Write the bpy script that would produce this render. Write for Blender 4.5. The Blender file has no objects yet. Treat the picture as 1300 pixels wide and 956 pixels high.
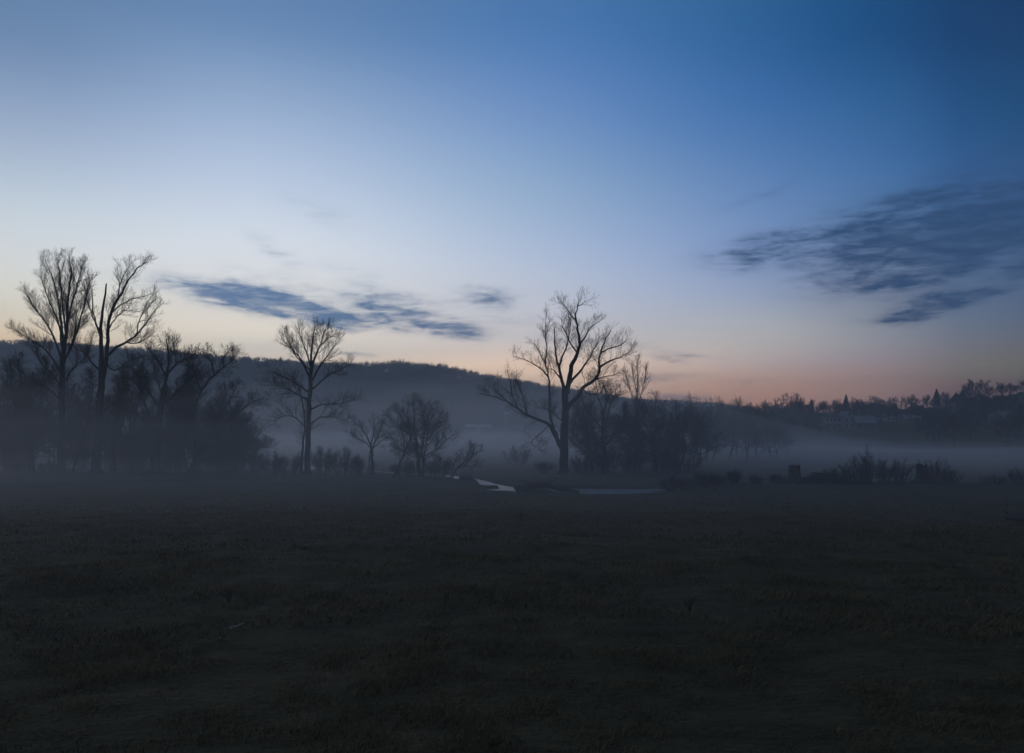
import bpy, math, random
import numpy as np
from mathutils import Vector, Matrix, noise as MN
C = bpy.context.scene.collection
F, HX, HY, EYE = 1011.0, 650.0, 553.0, 1.7      # focal length in photo pixels, horizon point, eye height

# ------------------------------------------------------------------ small helpers
def lin(c):
    return tuple(((v/255.0)/12.92 if v/255.0 <= .04045 else ((v/255.0+.055)/1.055)**2.4) for v in c)
def P(px, py, Y, dy=0.0):
    """world point seen at (px, py) of the photograph, dy metres behind depth Y"""
    Y = Y + dy
    return Vector(((px-HX)/F*Y, Y, EYE + (HY-py)/F*Y))
def sstep(a, b, x):
    t = min(1.0, max(0.0, (x-a)/(b-a))); return t*t*(3-2*t)
def interp(tab, x):
    if x <= tab[0][0]: return tab[0][1]
    for (a, va), (b, vb) in zip(tab, tab[1:]):
        if x <= b: return va + (vb-va)*(x-a)/(b-a)
    return tab[-1][1]
def wav(x, y, s=0.0):
    return (math.sin(x*.37+s)*math.cos(y*.29+1.7*s)+.6*math.sin(x*.83+y*.61+s*2.3)+.35*math.sin(x*1.9-y*1.4+s))/1.95
def props(o, label=None, cat=None, group=None, kind=None):
    if label: o['label'] = label
    if cat: o['category'] = cat
    if group: o['group'] = group
    if kind: o['kind'] = kind
    return o
def thing(name, loc, label, cat, group=None, rz=0.0):
    o = bpy.data.objects.new(name, None); C.objects.link(o)
    o.location = loc; o.rotation_euler = (0, 0, rz); o.empty_display_size = .3
    return props(o, label, cat, group)
def mesh_np(name, V, faces, mat, parent=None, smooth=False):
    """V: (n,3) array; faces: list of arrays of equal-size polygons"""
    me = bpy.data.meshes.new(name)
    V = np.asarray(V, dtype=np.float32)
    me.vertices.add(len(V)); me.vertices.foreach_set('co', V.ravel())
    if not isinstance(faces, list): faces = [faces]
    faces = [np.asarray(f, dtype=np.int32) for f in faces if len(f)]
    nl = sum(f.size for f in faces); npoly = sum(len(f) for f in faces)
    me.loops.add(nl); me.loops.foreach_set('vertex_index', np.concatenate([f.ravel() for f in faces]))
    st = []; k = 0
    for f in faces:
        st.append(k + np.arange(len(f))*f.shape[1]); k += f.size
    me.polygons.add(npoly); me.polygons.foreach_set('loop_start', np.concatenate(st).astype(np.int32))
    me.update(calc_edges=True); me.validate()
    if smooth: me.polygons.foreach_set('use_smooth', np.ones(len(me.polygons), dtype=bool))
    me.materials.append(mat)
    o = bpy.data.objects.new(name, me); C.objects.link(o)
    if parent: o.parent = parent
    return o
class MB:
    """collects boxes, prisms and slabs, then links them as one mesh object"""
    def __init__(s): s.v = []; s.f = []
    def add(s, vs, fs):
        k = len(s.v); s.v += [tuple(v) for v in vs]; s.f += [tuple(i+k for i in f) for f in fs]
    def box(s, x0, x1, y0, y1, z0, z1):
        s.add([(x, y, z) for x in (x0, x1) for y in (y0, y1) for z in (z0, z1)],
              [(0,1,3,2),(4,6,7,5),(0,4,5,1),(2,3,7,6),(0,2,6,4),(1,5,7,3)])
    def gable(s, x0, x1, y0, y1, z0, z1, axis='x', t=.18):
        """roof of two slabs with thickness; ridge along axis"""
        if axis == 'x':
            ym = (y0+y1)/2
            for (a, b) in ((y0, ym), (y1, ym)):
                s.add([(x0,a,z0),(x1,a,z0),(x1,b,z1),(x0,b,z1),(x0,a,z0+t),(x1,a,z0+t),(x1,b,z1+t),(x0,b,z1+t)],
                      [(0,1,2,3),(7,6,5,4),(0,4,5,1),(1,5,6,2),(2,6,7,3),(3,7,4,0)])
        else:
            xm = (x0+x1)/2
            for (a, b) in ((x0, xm), (x1, xm)):
                s.add([(a,y0,z0),(a,y1,z0),(b,y1,z1),(b,y0,z1),(a,y0,z0+t),(a,y1,z0+t),(b,y1,z1+t),(b,y0,z1+t)],
                      [(0,1,2,3),(7,6,5,4),(0,4,5,1),(1,5,6,2),(2,6,7,3),(3,7,4,0)])
    def house(s, x0, x1, y0, y1, z0, z1, zr, axis='x'):
        """walls with gable ends"""
        if axis == 'x':
            ym = (y0+y1)/2
            s.add([(x0,y0,z0),(x1,y0,z0),(x1,y1,z0),(x0,y1,z0),(x0,y0,z1),(x1,y0,z1),(x1,y1,z1),(x0,y1,z1),(x0,ym,zr),(x1,ym,zr)],
                  [(3,2,1,0),(0,1,5,4),(2,3,7,6),(1,2,6,9,5),(3,0,4,8,7),(4,5,9,8),(6,7,8,9)])
        else:
            xm = (x0+x1)/2
            s.add([(x0,y0,z0),(x1,y0,z0),(x1,y1,z0),(x0,y1,z0),(x0,y0,z1),(x1,y0,z1),(x1,y1,z1),(x0,y1,z1),(xm,y0,zr),(xm,y1,zr)],
                  [(3,2,1,0),(0,1,5,8,4),(2,3,7,9,6),(1,2,6,5),(3,0,4,7),(4,8,9,7),(5,6,9,8)])
    def build(s, name, mat, parent=None, smooth=False):
        me = bpy.data.meshes.new(name); me.from_pydata(s.v, [], s.f); me.validate(); me.update()
        if smooth: me.polygons.foreach_set('use_smooth', np.ones(len(me.polygons), dtype=bool))
        me.materials.append(mat)
        o = bpy.data.objects.new(name, me); C.objects.link(o)
        if parent: o.parent = parent
        return o
def copy_thing(o, parent=None):
    c = o.copy(); C.objects.link(c); c.parent = parent
    for ch in [x for x in bpy.data.objects if x.parent == o]:
        copy_thing(ch, c)
    return c

# ------------------------------------------------------------------ materials
def mat(name, col, rough=.9, noise=None, bump=0.0, scale=5.0, spec=.25, metal=0.0):
    m = bpy.data.materials.new(name); m.use_nodes = True
    nt = m.node_tree; b = nt.nodes['Principled BSDF']
    b.inputs['Roughness'].default_value = rough; b.inputs['Metallic'].default_value = metal
    b.inputs['Specular IOR Level'].default_value = 0.0 if name in ('hill_woods', 'hill_ground', 'twig', 'red_twig', 'bark', 'spruce') else spec
    b.inputs['Base Color'].default_value = (*col, 1)
    tc = nt.nodes.new('ShaderNodeTexCoord')
    if noise:
        n = nt.nodes.new('ShaderNodeTexNoise'); n.inputs['Scale'].default_value = scale
        n.inputs['Detail'].default_value = 5
        nt.links.new(tc.outputs['Object'], n.inputs['Vector'])
        r = nt.nodes.new('ShaderNodeValToRGB')
        r.color_ramp.elements[0].position = .35; r.color_ramp.elements[0].color = (*col, 1)
        r.color_ramp.elements[1].position = .65; r.color_ramp.elements[1].color = (*noise, 1)
        nt.links.new(n.outputs['Fac'], r.inputs['Fac']); nt.links.new(r.outputs['Color'], b.inputs['Base Color'])
        if bump:
            bp = nt.nodes.new('ShaderNodeBump'); bp.inputs['Strength'].default_value = bump
            nt.links.new(n.outputs['Fac'], bp.inputs['Height']); nt.links.new(bp.outputs['Normal'], b.inputs['Normal'])
    return m
M = dict(
    bark=mat('bark', (.055,.045,.038), noise=(.085,.072,.06), bump=.4, scale=6),
    twig=mat('twig', (.06,.048,.042), noise=(.08,.062,.052), scale=3),
    redtwig=mat('red_twig', (.075,.048,.042), noise=(.06,.042,.036), scale=3),
    spruce=mat('spruce', (.018,.03,.022), noise=(.03,.045,.03), scale=2),
    white=mat('white_clapboard', (.4,.41,.42), .6, noise=(.33,.34,.35), scale=.6),
    greywall=mat('grey_siding', (.22,.22,.23), .7, noise=(.18,.18,.19), scale=.6),
    redwall=mat('red_barn_boards', (.12,.03,.022), .85, noise=(.09,.025,.02), scale=1),
    slate=mat('slate_roof', (.07,.07,.075), .7, noise=(.1,.1,.105), scale=2),
    metal=mat('galvanised_roof', (.55,.57,.6), .4, noise=(.5,.52,.55), scale=1, spec=.5),
    palerf=mat('pale_roof', (.3,.31,.33), .6, noise=(.26,.27,.29), scale=1),
    concrete=mat('concrete', (.3,.3,.29), .85, noise=(.24,.24,.23), scale=1),
    glass=mat('window_glass', (.02,.025,.03), .08, spec=.6),
    trim=mat('trim', (.5,.5,.5), .6, noise=(.45,.45,.45), scale=2),
    log=mat('dead_wood', (.05,.042,.036), noise=(.09,.078,.066), bump=.5, scale=5),
    pale=mat('bleached_wood', (.5,.5,.5), .6, noise=(.38,.38,.38), scale=30),
    weed=mat('dead_weed', (.05,.04,.028), noise=(.08,.062,.04), scale=8),
    wood=mat('hill_woods', (.03,.027,.025), noise=(.05,.043,.038), scale=.05),
    hill=mat('hill_ground', (.035,.032,.028), noise=(.05,.045,.036), scale=.03),
)
def ground_material():
    m = bpy.data.materials.new('pasture'); m.use_nodes = True
    nt = m.node_tree; L = nt.links.new; b = nt.nodes['Principled BSDF']
    b.inputs['Roughness'].default_value = .95; b.inputs['Specular IOR Level'].default_value = .1
    tc = nt.nodes.new('ShaderNodeTexCoord')
    def noise(s, d, stretch=None, rough=.55):
        n = nt.nodes.new('ShaderNodeTexNoise'); n.inputs['Scale'].default_value = s; n.inputs['Detail'].default_value = d
        n.inputs['Roughness'].default_value = rough
        if stretch:
            mp = nt.nodes.new('ShaderNodeMapping'); mp.inputs['Scale'].default_value = stretch
            L(tc.outputs['Object'], mp.inputs['Vector']); L(mp.outputs['Vector'], n.inputs['Vector'])
        else: L(tc.outputs['Object'], n.inputs['Vector'])
        return n
    def ramp(src, stops):
        r = nt.nodes.new('ShaderNodeValToRGB'); e = r.color_ramp.elements
        while len(e) < len(stops): e.new(.5)
        for k, (p, c) in enumerate(stops): e[k].position = p; e[k].color = (*c, 1)
        L(src, r.inputs['Fac']); return r
    def mix(f, a, b2):
        x = nt.nodes.new('ShaderNodeMix'); x.data_type = 'RGBA'
        L(f, x.inputs[0]); L(a, x.inputs[6]); L(b2, x.inputs[7]); return x
    n1 = noise(.16, 6, (1, .8, 1)); n2 = noise(1.7, 6, (.7, 1.2, 1), .7); n3 = noise(.05, 3); n4 = noise(14, 4)
    grass = ramp(n2.outputs['Fac'], [(.3, G_DARK), (.5, G_MID), (.72, G_STRAW)])
    green = ramp(n2.outputs['Fac'], [(.3, G_DARK), (.6, G_GREEN), (.8, G_MID)])
    sel = ramp(n1.outputs['Fac'], [(.42, (0,0,0)), (.6, (1,1,1))])
    c = mix(sel.outputs['Color'], grass.outputs['Color'], green.outputs['Color'])
    mud_and_shade = ramp(n4.outputs['Fac'], [(.3, (.03,.026,.022)), (.7, (.05,.042,.034))])
    msel = ramp(n3.outputs['Fac'], [(.56, (0,0,0)), (.68, (1,1,1))])
    # shade of the hollow at right, painted into the soil with the mud colour
    vm = nt.nodes.new('ShaderNodeVectorMath'); vm.operation = 'SUBTRACT'; L(tc.outputs['Object'], vm.inputs[0]); vm.inputs[1].default_value = HOLLOW
    vs = nt.nodes.new('ShaderNodeVectorMath'); vs.operation = 'MULTIPLY'; L(vm.outputs[0], vs.inputs[0]); vs.inputs[1].default_value = (.22, .3, 0)
    vl = nt.nodes.new('ShaderNodeVectorMath'); vl.operation = 'LENGTH'; L(vs.outputs[0], vl.inputs[0])
    ad = nt.nodes.new('ShaderNodeMath'); ad.operation = 'MULTIPLY_ADD'; L(n1.outputs['Fac'], ad.inputs[0]); ad.inputs[1].default_value = 1.2; L(vl.outputs['Value'], ad.inputs[2])
    hs = ramp(ad.outputs[0], [(.9, (1,1,1)), (1.0, (0,0,0))]); hs.color_ramp.interpolation = 'EASE'
    mx = nt.nodes.new('ShaderNodeMath'); mx.operation = 'MAXIMUM'; L(msel.outputs['Color'], mx.inputs[0]); L(hs.outputs['Color'], mx.inputs[1])
    c2 = mix(mx.outputs[0], c.outputs[2], mud_and_shade.outputs['Color'])
    L(c2.outputs[2], b.inputs['Base Color'])
    sm = nt.nodes.new('ShaderNodeMath'); sm.operation = 'MULTIPLY_ADD'; L(n2.outputs['Fac'], sm.inputs[0]); sm.inputs[1].default_value = 3; L(n4.outputs['Fac'], sm.inputs[2])
    bp = nt.nodes.new('ShaderNodeBump'); bp.inputs['Strength'].default_value = 1.0; bp.inputs['Distance'].default_value = .05
    L(sm.outputs[0], bp.inputs['Height']); L(bp.outputs['Normal'], b.inputs['Normal'])
    return m
G_DARK, G_MID, G_STRAW, G_GREEN = (.06,.045,.023), (.11,.082,.038), (.17,.125,.06), (.09,.077,.034)
HOLLOW = (17.0, 29.0, 0.0)
M['ground'] = ground_material()
def water_material():
    m = mat('river_water', (.012,.016,.018), .3, spec=.5)
    nt = m.node_tree; b = nt.nodes['Principled BSDF']
    n = nt.nodes.new('ShaderNodeTexNoise'); n.inputs['Scale'].default_value = 2.5; n.inputs['Detail'].default_value = 3
    tc = nt.nodes.new('ShaderNodeTexCoord'); nt.links.new(tc.outputs['Object'], n.inputs['Vector'])
    bp = nt.nodes.new('ShaderNodeBump'); bp.inputs['Strength'].default_value = .8; bp.inputs['Distance'].default_value = .06
    nt.links.new(n.outputs['Fac'], bp.inputs['Height']); nt.links.new(bp.outputs['Normal'], b.inputs['Normal'])
    return m
M['water'] = water_material()

# ------------------------------------------------------------------ terrain
RIVER = [(-150,98),(-110,101),(-78,103),(-60,107),(-44,113),(-30,107),(-19,97),(-11.5,88.5),(-6,82.5),(-3.4,75),(-1.9,68.5),(.3,64),(3.5,62.2),(8,61.6),(14,62.3),(26,69),(42,82),(70,92),(130,100)]
WATER_Z = -2.58
def river_d(x, y):
    best = 1e9
    for (ax, ay), (bx, by) in zip(RIVER, RIVER[1:]):
        dx, dy = bx-ax, by-ay
        t = max(0, min(1, ((x-ax)*dx+(y-ay)*dy)/(dx*dx+dy*dy)))
        d = math.hypot(x-ax-t*dx, y-ay-t*dy)
        if d < best: best = d
    return best
CREST_R = [(820,546),(880,541),(930,534),(960,530),(1000,526),(1050,524),(1165,519),(1200,516),(1230,510),(1260,506),(1300,500),(1500,486),(2200,480)]
def gz(x, y):
    r = math.hypot(x, y)
    if y > 0: s = y + .25*(r-y)
    else: s = 0.0
    z = -2.45*(.5*sstep(2, 56, s) + .5*min(1.0, max(0.0, s-3)/53))
    fade = sstep(2, 12, r)
    if r < 200: z += fade*(.16*MN.noise((x*.13, y*.16, 3.1)) + .09*MN.noise((x*.45, y*.5, 7.7)) + .05*MN.noise((x*1.3, y*1.4, 1.3))) * (1 - .5*sstep(50, 120, r))
    # shallow hollow on the right of the field
    h = ((x-HOLLOW[0])/7)**2 + ((y-HOLLOW[1])/3.5)**2
    if h < 4: z -= .28*math.exp(-h*1.5)
    if 50 < y < 130 and abs(x) < 150:
        z -= .17*math.exp(-((x-7)/3.0)**2-((y-56)/4.0)**2)
        d = river_d(x, y)
        z += .34*math.exp(-((x-2.2)/1.5)**2-((y-57.8)/1.3)**2) + .25*math.exp(-((x+4.0)/2.0)**2-((y-71)/2.0)**2)
        w = .24 + .72*(1-sstep(62, 65, y)) + .7*sstep(95, 105, y)
        z -= 1.15*(1-.7*sstep(12, 19, x))*(1-sstep(1.2*w, 4.0*w, d)) + .16*(1-sstep(-38, -28, x))*math.exp(-((y-97)/6)**2)
    if x > 8 and 35 < y < 80: z += .62*sstep(9, 17, x)*math.exp(-((y-58.5)/7)**2)
    if y > 200:
        u = x/y
        px = HX + F*u
        left = -2.45 + 7.65*sstep(400, 610, y)
        top = EYE + (HY-interp(CREST_R, px))/F*480
        right = -2.4 + (top+2.4)*sstep(250, 480, y)
        k = sstep(.16, .24, u)
        z = left*(1-k) + right*k + .4*wav(x*.08, y*.06, 1.0)
    return z
def build_ground():
    rs = [0.0]; r = .8
    while r < 1500:
        rs.append(r)
        if r < 45: r *= 1.03
        elif r < 125: r += .85
        else: r *= 1.035
    rs.append(1500)
    th = sorted(set([round(math.radians(a), 6) for a in np.concatenate([np.arange(-40, 40, .28), np.arange(40, 320.1, 5)])]))
    nth = len(th); V = []; 
    for r in rs[1:]:
        for t in th:
            x, y = r*math.sin(t), r*math.cos(t); V.append((x, y, gz(x, y)))
    V = np.array(V); n = len(rs)-1
    i = np.arange((n-1)); j = np.arange(nth)
    a = (i[:,None]*nth + j[None,:]); b2 = (i[:,None]*nth + (j[None,:]+1)%nth)
    q = np.stack([a, b2, b2+nth, a+nth], -1).reshape(-1, 4)
    c0 = len(V); V = np.vstack([V, [[0, 0, gz(0, 0)]]])
    tri = np.stack([np.full(nth, c0), j, (j+1)%nth], -1)
    o = mesh_np('ground', V, [q, tri], M['ground'], smooth=True); o['kind'] = 'structure'
build_ground()
def build_river():
    pts = [Vector((a, b, 0)) for a, b in RIVER]; V = []; q = []
    for k, p in enumerate(pts):
        t = (pts[min(k+1, len(pts)-1)]-pts[max(k-1, 0)]).normalized(); nrm = Vector((-t.y, t.x, 0))
        for s in (-4.0, -2.0, 0, 2.0, 4.0):
            w = p + nrm*s; V.append((w.x, w.y, WATER_Z))
    for k in range(len(pts)-1):
        for s in range(4):
            a = k*5+s; q.append((a, a+1, a+6, a+5))
    o = mesh_np('river', V, np.array(q), M['water']); o['kind'] = 'structure'
build_river()

def hill(name, crest, Y0, Yc, Y1, zb, px0, px1, drop=0.0):
    us = np.linspace((px0-HX)/F, (px1-HX)/F, 160); ts = np.linspace(0, 1, 26); V = []
    def z(u, Y):
        top = EYE + (HY-interp(crest, HX+F*u)-drop)/F*Yc
        return zb + (top-zb)*sstep(Y0, Yc, Y)*(1-.5*sstep(Yc, Y1, Y)) + 1.2*wav(u*60, Y*.03, .7)*sstep(Y0, Y0+60, Y)
    for t in ts:
        Y = Y0 + (Y1-Y0)*t
        for u in us: V.append((u*Y, Y, z(u, Y) - (3.0 if t == 0 else 0)))
    n = len(us); i = np.arange(len(ts)-1); j = np.arange(n-1)
    a = i[:,None]*n + j[None,:]
    q = np.stack([a, a+1, a+1+n, a+n], -1).reshape(-1, 4)
    o = mesh_np(name, np.array(V), q, M['hill'], smooth=True); o['kind'] = 'structure'
    return z
CREST_L = [(-300,452),(0,440),(60,441),(150,447),(240,455),(300,461),(345,464),(400,466),(450,469),(500,467),(560,472),(600,480),(650,488),(700,497),(760,507),(820,516),(900,528),(1000,545)]
CREST_F = [(650,507),(780,506),(860,508),(900,511),(940,517),(1000,523),(1100,527),(1250,525),(1400,525)]
hz_left = hill('hill', CREST_L, 640, 900, 1050, 4.6, -150, 1000, drop=5)
hz_far = hill('far_hill', CREST_F, 1150, 1330, 1440, 10, 600, 1400, drop=3)

# ------------------------------------------------------------------ bare trees
class Tree:
    def __init__(s): s.br = []            # (points, radii, level)
    def add(s, pts, rad, lvl): s.br.append((pts, rad, lvl))
def rnd_perp(rng, d):
    while True:
        v = Vector((rng.gauss(0,1), rng.gauss(0,1), rng.gauss(0,1)))
        v -= d*v.dot(d)
        if v.length > .1: return v.normalized()
UP = Vector((0, 0, 1))
def at_line(pts, t):
    n = len(pts)-1; f = t*n; i = min(n-1, int(f)); k = f-i
    return pts[i].lerp(pts[i+1], k), (pts[i+1]-pts[i]).normalized(), k, i
DENS = (.6, .62, .75)
def kids(T, pts, rad, L, lvl, rng, q):
    """children of a branch of level lvl; q: dict of lists per level"""
    if lvl >= q['maxl']: return
    sp = q['space'][lvl]*DENS[lvl]*q.get('dens', 1.0); n = max(1, int(L/sp)); t0 = q['t0'][lvl]
    for k in range(n):
        t = t0 + (1-t0)*(k+rng.random())/n
        t = min(t, .985)
        p, d, kk, i = at_line(pts, t)
        r = rad[i] + (rad[i+1]-rad[i])*kk
        perp = rnd_perp(rng, d)
        perp = (perp + UP*q['lift']*rng.random()).normalized()
        ang = rng.uniform(*q['ang'])
        nd = (d*math.cos(ang) + perp*math.sin(ang)).normalized()
        cl = q['len'][lvl]*(1.2-.85*t)*rng.uniform(.55, 1.25)
        cr = min(r*.6, max(q['rmin'], cl*q['rk']))
        grow(T, p, nd, cl, cr, lvl+1, rng, q)
def grow(T, p, d, L, r, lvl, rng, q):
    n = (5, 5, 4, 3, 2)[min(lvl, 4)]
    pts = [p.copy()]; rad = [r]; wob = q['wob']
    for i in range(n):
        d = (d + Vector((rng.gauss(0,wob), rng.gauss(0,wob), rng.gauss(0,wob))) + UP*q['trop']).normalized()
        p = p + d*(L/n); pts.append(p.copy()); rad.append(max(q['rmin']*.6, r*(1-.75*(i+1)/n)))
    T.add(pts, rad, lvl); kids(T, pts, rad, L, lvl, rng, q)
def limb(T, pts, r0, r1, rng, q, sub=True, jit=.035):
    """a main limb through given points (local), smoothed and roughened"""
    out = []
    n = len(pts)
    for i in range(n-1):
        p0 = pts[max(0, i-1)]; p1 = pts[i]; p2 = pts[i+1]; p3 = pts[min(n-1, i+2)]
        for k in range(3):
            t = k/3
            v = .5*((2*p1)+(p2-p0)*t+(2*p0-5*p1+4*p2-p3)*t*t+(3*p1-p0-3*p2+p3)*t**3)
            if i or k: v = v + Vector((rng.gauss(0,jit), rng.gauss(0,jit), rng.gauss(0,jit)))
            out.append(v)
    out.append(pts[-1])
    m = len(out)-1
    rad = [r0 + (r1-r0)*(i/m)**.8 for i in range(m+1)]
    T.add(out, rad, 0)
    L = sum((b-a).length for a, b in zip(out, out[1:]))
    if sub: kids(T, out, rad, L, 0, rng, q)
    return out
def tubes(br, sides_of):
    """vectorised tubes from branches"""
    groups = {}
    for pts, rad, lvl in br:
        groups.setdefault((len(pts), sides_of(lvl, rad[0])), []).append((pts, rad))
    Vs = []; Fs = []; off = 0
    for (n, s), lst in groups.items():
        Pn = np.array([[tuple(p) for p in pts] for pts, _ in lst], dtype=np.float32)
        R = np.array([rad for _, rad in lst], dtype=np.float32)
        Tn = np.empty_like(Pn); Tn[:,1:-1] = Pn[:,2:]-Pn[:,:-2]; Tn[:,0] = Pn[:,1]-Pn[:,0]; Tn[:,-1] = Pn[:,-1]-Pn[:,-2]
        Tn /= np.linalg.norm(Tn, axis=-1, keepdims=True)+1e-9
        m = np.abs(Tn.mean(1)); ref = np.zeros((len(lst), 3), dtype=np.float32)
        ref[np.arange(len(lst)), m.argmin(1)] = 1
        A = np.cross(Tn, ref[:,None,:]); A /= np.linalg.norm(A, axis=-1, keepdims=True)+1e-9
        B = np.cross(Tn, A)
        ang = np.arange(s)*2*np.pi/s
        V = Pn[:,:,None,:] + R[:,:,None,None]*(A[:,:,None,:]*np.cos(ang)[None,None,:,None] + B[:,:,None,:]*np.sin(ang)[None,None,:,None])
        k = len(lst)
        base = off + (np.arange(k)*n*s)[:,None,None] + (np.arange(n-1)*s)[None,:,None]
        j = np.arange(s)[None,None,:]; j2 = (np.arange(s)+1)%s
        a = base+j; b2 = base+j2[None,None,:]
        Fs.append(np.stack([a, b2, b2+s, a+s], -1).reshape(-1, 4))
        Vs.append(V.reshape(-1, 3)); off += k*n*s
    return np.vstack(Vs), np.vstack(Fs)
def build_tree(T, root, crown_name='crown', barkm='bark', twigm='twig'):
    main = [b for b in T.br if b[2] == 0]; rest = [b for b in T.br if b[2] > 0]
    V, Fq = tubes(main, lambda l, r: 8 if r > .12 else 6)
    mesh_np('trunk', V, Fq, M[barkm], root, smooth=True)
    if rest:
        V, Fq = tubes(rest, lambda l, r: 5 if l == 1 and r > .05 else (4 if l == 1 else 3))
        mesh_np(crown_name, V, Fq, M[twigm], root, smooth=True)
def Q(space=(.9,.45,.3), length=(2.6,1.2,.6), ang=(.5,.95), trop=.06, wob=.13, lift=.6, rk=.013, rmin=.013, t0=(.25,.15,.1), maxl=3, dens=1.0):
    return dict(dens=dens, space=space, len=length, ang=ang, trop=trop, wob=wob, lift=lift, rk=rk, rmin=rmin, t0=t0, maxl=maxl)
def guided(name, label, cat, Y, base, limbs, q, seed, group=None, barkm='bark', twigm='twig'):
    """limbs: (list of (px,py,dy), r0, r1[, sub]) traced from the photograph, each given its own depth"""
    rng = random.Random(seed)
    b = P(base[0], base[1], Y); b.z = gz(b.x, b.y) - .05
    root = thing(name, b, label, cat, group); T = Tree()
    for L in limbs:
        pts = [P(p[0], p[1], Y, p[2] if len(p) > 2 else 0) - b for p in L[0]]
        limb(T, pts, L[1], L[2], rng, q, sub=(L[3] if len(L) > 3 else True))
    # root flare under the trunk foot
    r0 = limbs[0][1]; p0 = P(limbs[0][0][0][0], limbs[0][0][0][1], Y) - b
    for k in range(5):
        a = k*2*math.pi/5 + rng.random()
        d = Vector((math.cos(a), math.sin(a), 0))
        q0 = Vector((p0.x, 0, 0))
        T.add([q0 + Vector((0,0,r0*1.6)), q0 + d*r0*.6+Vector((0,0,r0*.7)), q0 + d*r0*1.5+Vector((0,0,.03)), q0 + d*r0*2.2 - Vector((0,0,.12))], [r0*.75, r0*.6, r0*.35, r0*.1], 0)
    build_tree(T, root, 'crown', barkm, twigm)
    return root
def auto_tree(H, W, seed, stems=1, fork=.3, nl=7, r=.25, q=None, flat=.75, lean=0.0, low=.12, D=None):
    """generic bare tree, H high, W crown radius"""
    rng = random.Random(seed); T = Tree(); q = q or Q(); D = D or W
    for s in range(stems):
        a0 = rng.uniform(0, 6.28); off = .0 if stems == 1 else .35*(1+.1*s)
        b = Vector((math.cos(a0)*off, math.sin(a0)*off, -.1))
        tx = lean*H*.3 + (rng.uniform(-.4,.4)*W if stems > 1 else rng.uniform(-.08,.08)*W)
        ty = (rng.uniform(-.4,.4)*D if stems > 1 else 0)
        fk = b + Vector((tx*.4, ty*.4, H*fork*rng.uniform(.8,1.2)))
        mid = b.lerp(fk, .5) + Vector((rng.gauss(0,.12), rng.gauss(0,.12), 0))
        rr = r*(1 if stems == 1 else rng.uniform(.5,.9))
        limb(T, [b, mid, fk], rr, rr*.7, rng, q, sub=False)
        tip = Vector((tx, ty, H*rng.uniform(.88,1.0)))
        limb(T, [fk, fk.lerp(tip,.35)+Vector((rng.gauss(0,.25), rng.gauss(0,.25),0)), fk.lerp(tip,.7)+Vector((rng.gauss(0,.25),rng.gauss(0,.25),0)), tip], rr*.66, .03, rng, q)
        k = max(2, nl//stems)
        for i in range(k):
            a = i*2.399 + rng.uniform(-.4,.4) + a0
            e = (i+.5)/k                                   # 0 low limb, 1 near the top
            zt = H*(low + .2 + (flat-.05)*e*rng.uniform(.85,1.1)); zt = min(zt, H*.97)
            rad = W*math.sqrt(max(.08, 1-((zt/H-.5)/.55)**2))*rng.uniform(.75,1.05)
            st = b.lerp(fk, .75+.25*rng.random()) if e < .5 else fk.lerp(tip, rng.uniform(.0,.45))
            if st.z > zt: st = b.lerp(fk, rng.uniform(.3,.9))
            en = Vector((tx*.6+math.cos(a)*rad, ty*.6+math.sin(a)*D/W*rad, zt))
            m1 = st.lerp(en, .35) + Vector((rng.gauss(0,.2), rng.gauss(0,.2), -.02*H)); m2 = st.lerp(en, .7)+Vector((rng.gauss(0,.25), rng.gauss(0,.25), .02*H))
            limb(T, [st, m1, m2, en], rr*rng.uniform(.3,.5), .022, rng, q)
    return T
def place_auto(name, label, cat, px, Y, T, group=None, rz=0.0, twigm='twig', barkm='bark', base_z=None):
    x = (px-HX)/F*Y
    root = thing(name, (x, Y, (gz(x, Y) if base_z is None else base_z) - .05), label, cat, group, rz)
    build_tree(T, root, 'crown', barkm, twigm)
    return root

QB = Q()                                             # big trees
g1 = 'tall bare trees along the river bank'
guided('bare_tree', 'tall bare tree with a vase-shaped crown of straight branches, left of the far-left pair', 'tree', 90, (78,598), [
    ([(78,600),(78,560),(78,520),(79,480),(80,450)], .46, .27, False),
    ([(80,452),(79,420),(75,390),(68,358),(57,330)], .2, .03), ([(80,450),(85,415),(86,380),(90,350),(88,326)], .24, .03),
    ([(79,458),(68,428,1),(55,405,2),(42,388,2),(32,372,3)], .15, .025), ([(80,460),(94,432,-1),(103,402,-2),(110,376,-2),(113,352,-3)], .16, .025),
    ([(79,475),(60,446,2),(38,430,3),(14,417,4)], .14, .02), ([(86,405),(95,372,1),(102,348,1),(105,335,2)], .12, .02),
    ([(79,440),(74,410,-2),(62,380,-2),(52,352,-3)], .14, .02), ([(84,425),(80,390,2),(76,355,3),(73,329,3)], .13, .02),
    ([(79,490),(95,465,2),(108,455,3),(118,430,3)], .11, .02), ([(78,510),(60,492,-2),(40,482,-3),(22,470,-4)], .11, .02),
    ([(78,500),(70,480,-1),(52,462,-3),(45,440,-4)], .09, .02), ([(79,470),(88,445,-3),(96,415,-4),(97,380,-4)], .11, .02)],
    Q(dens=.78, rmin=.0105, space=(.62,.42,.3), length=(2.6,1.25,.6), ang=(.35,.75), trop=.1), 11, g1)
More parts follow.
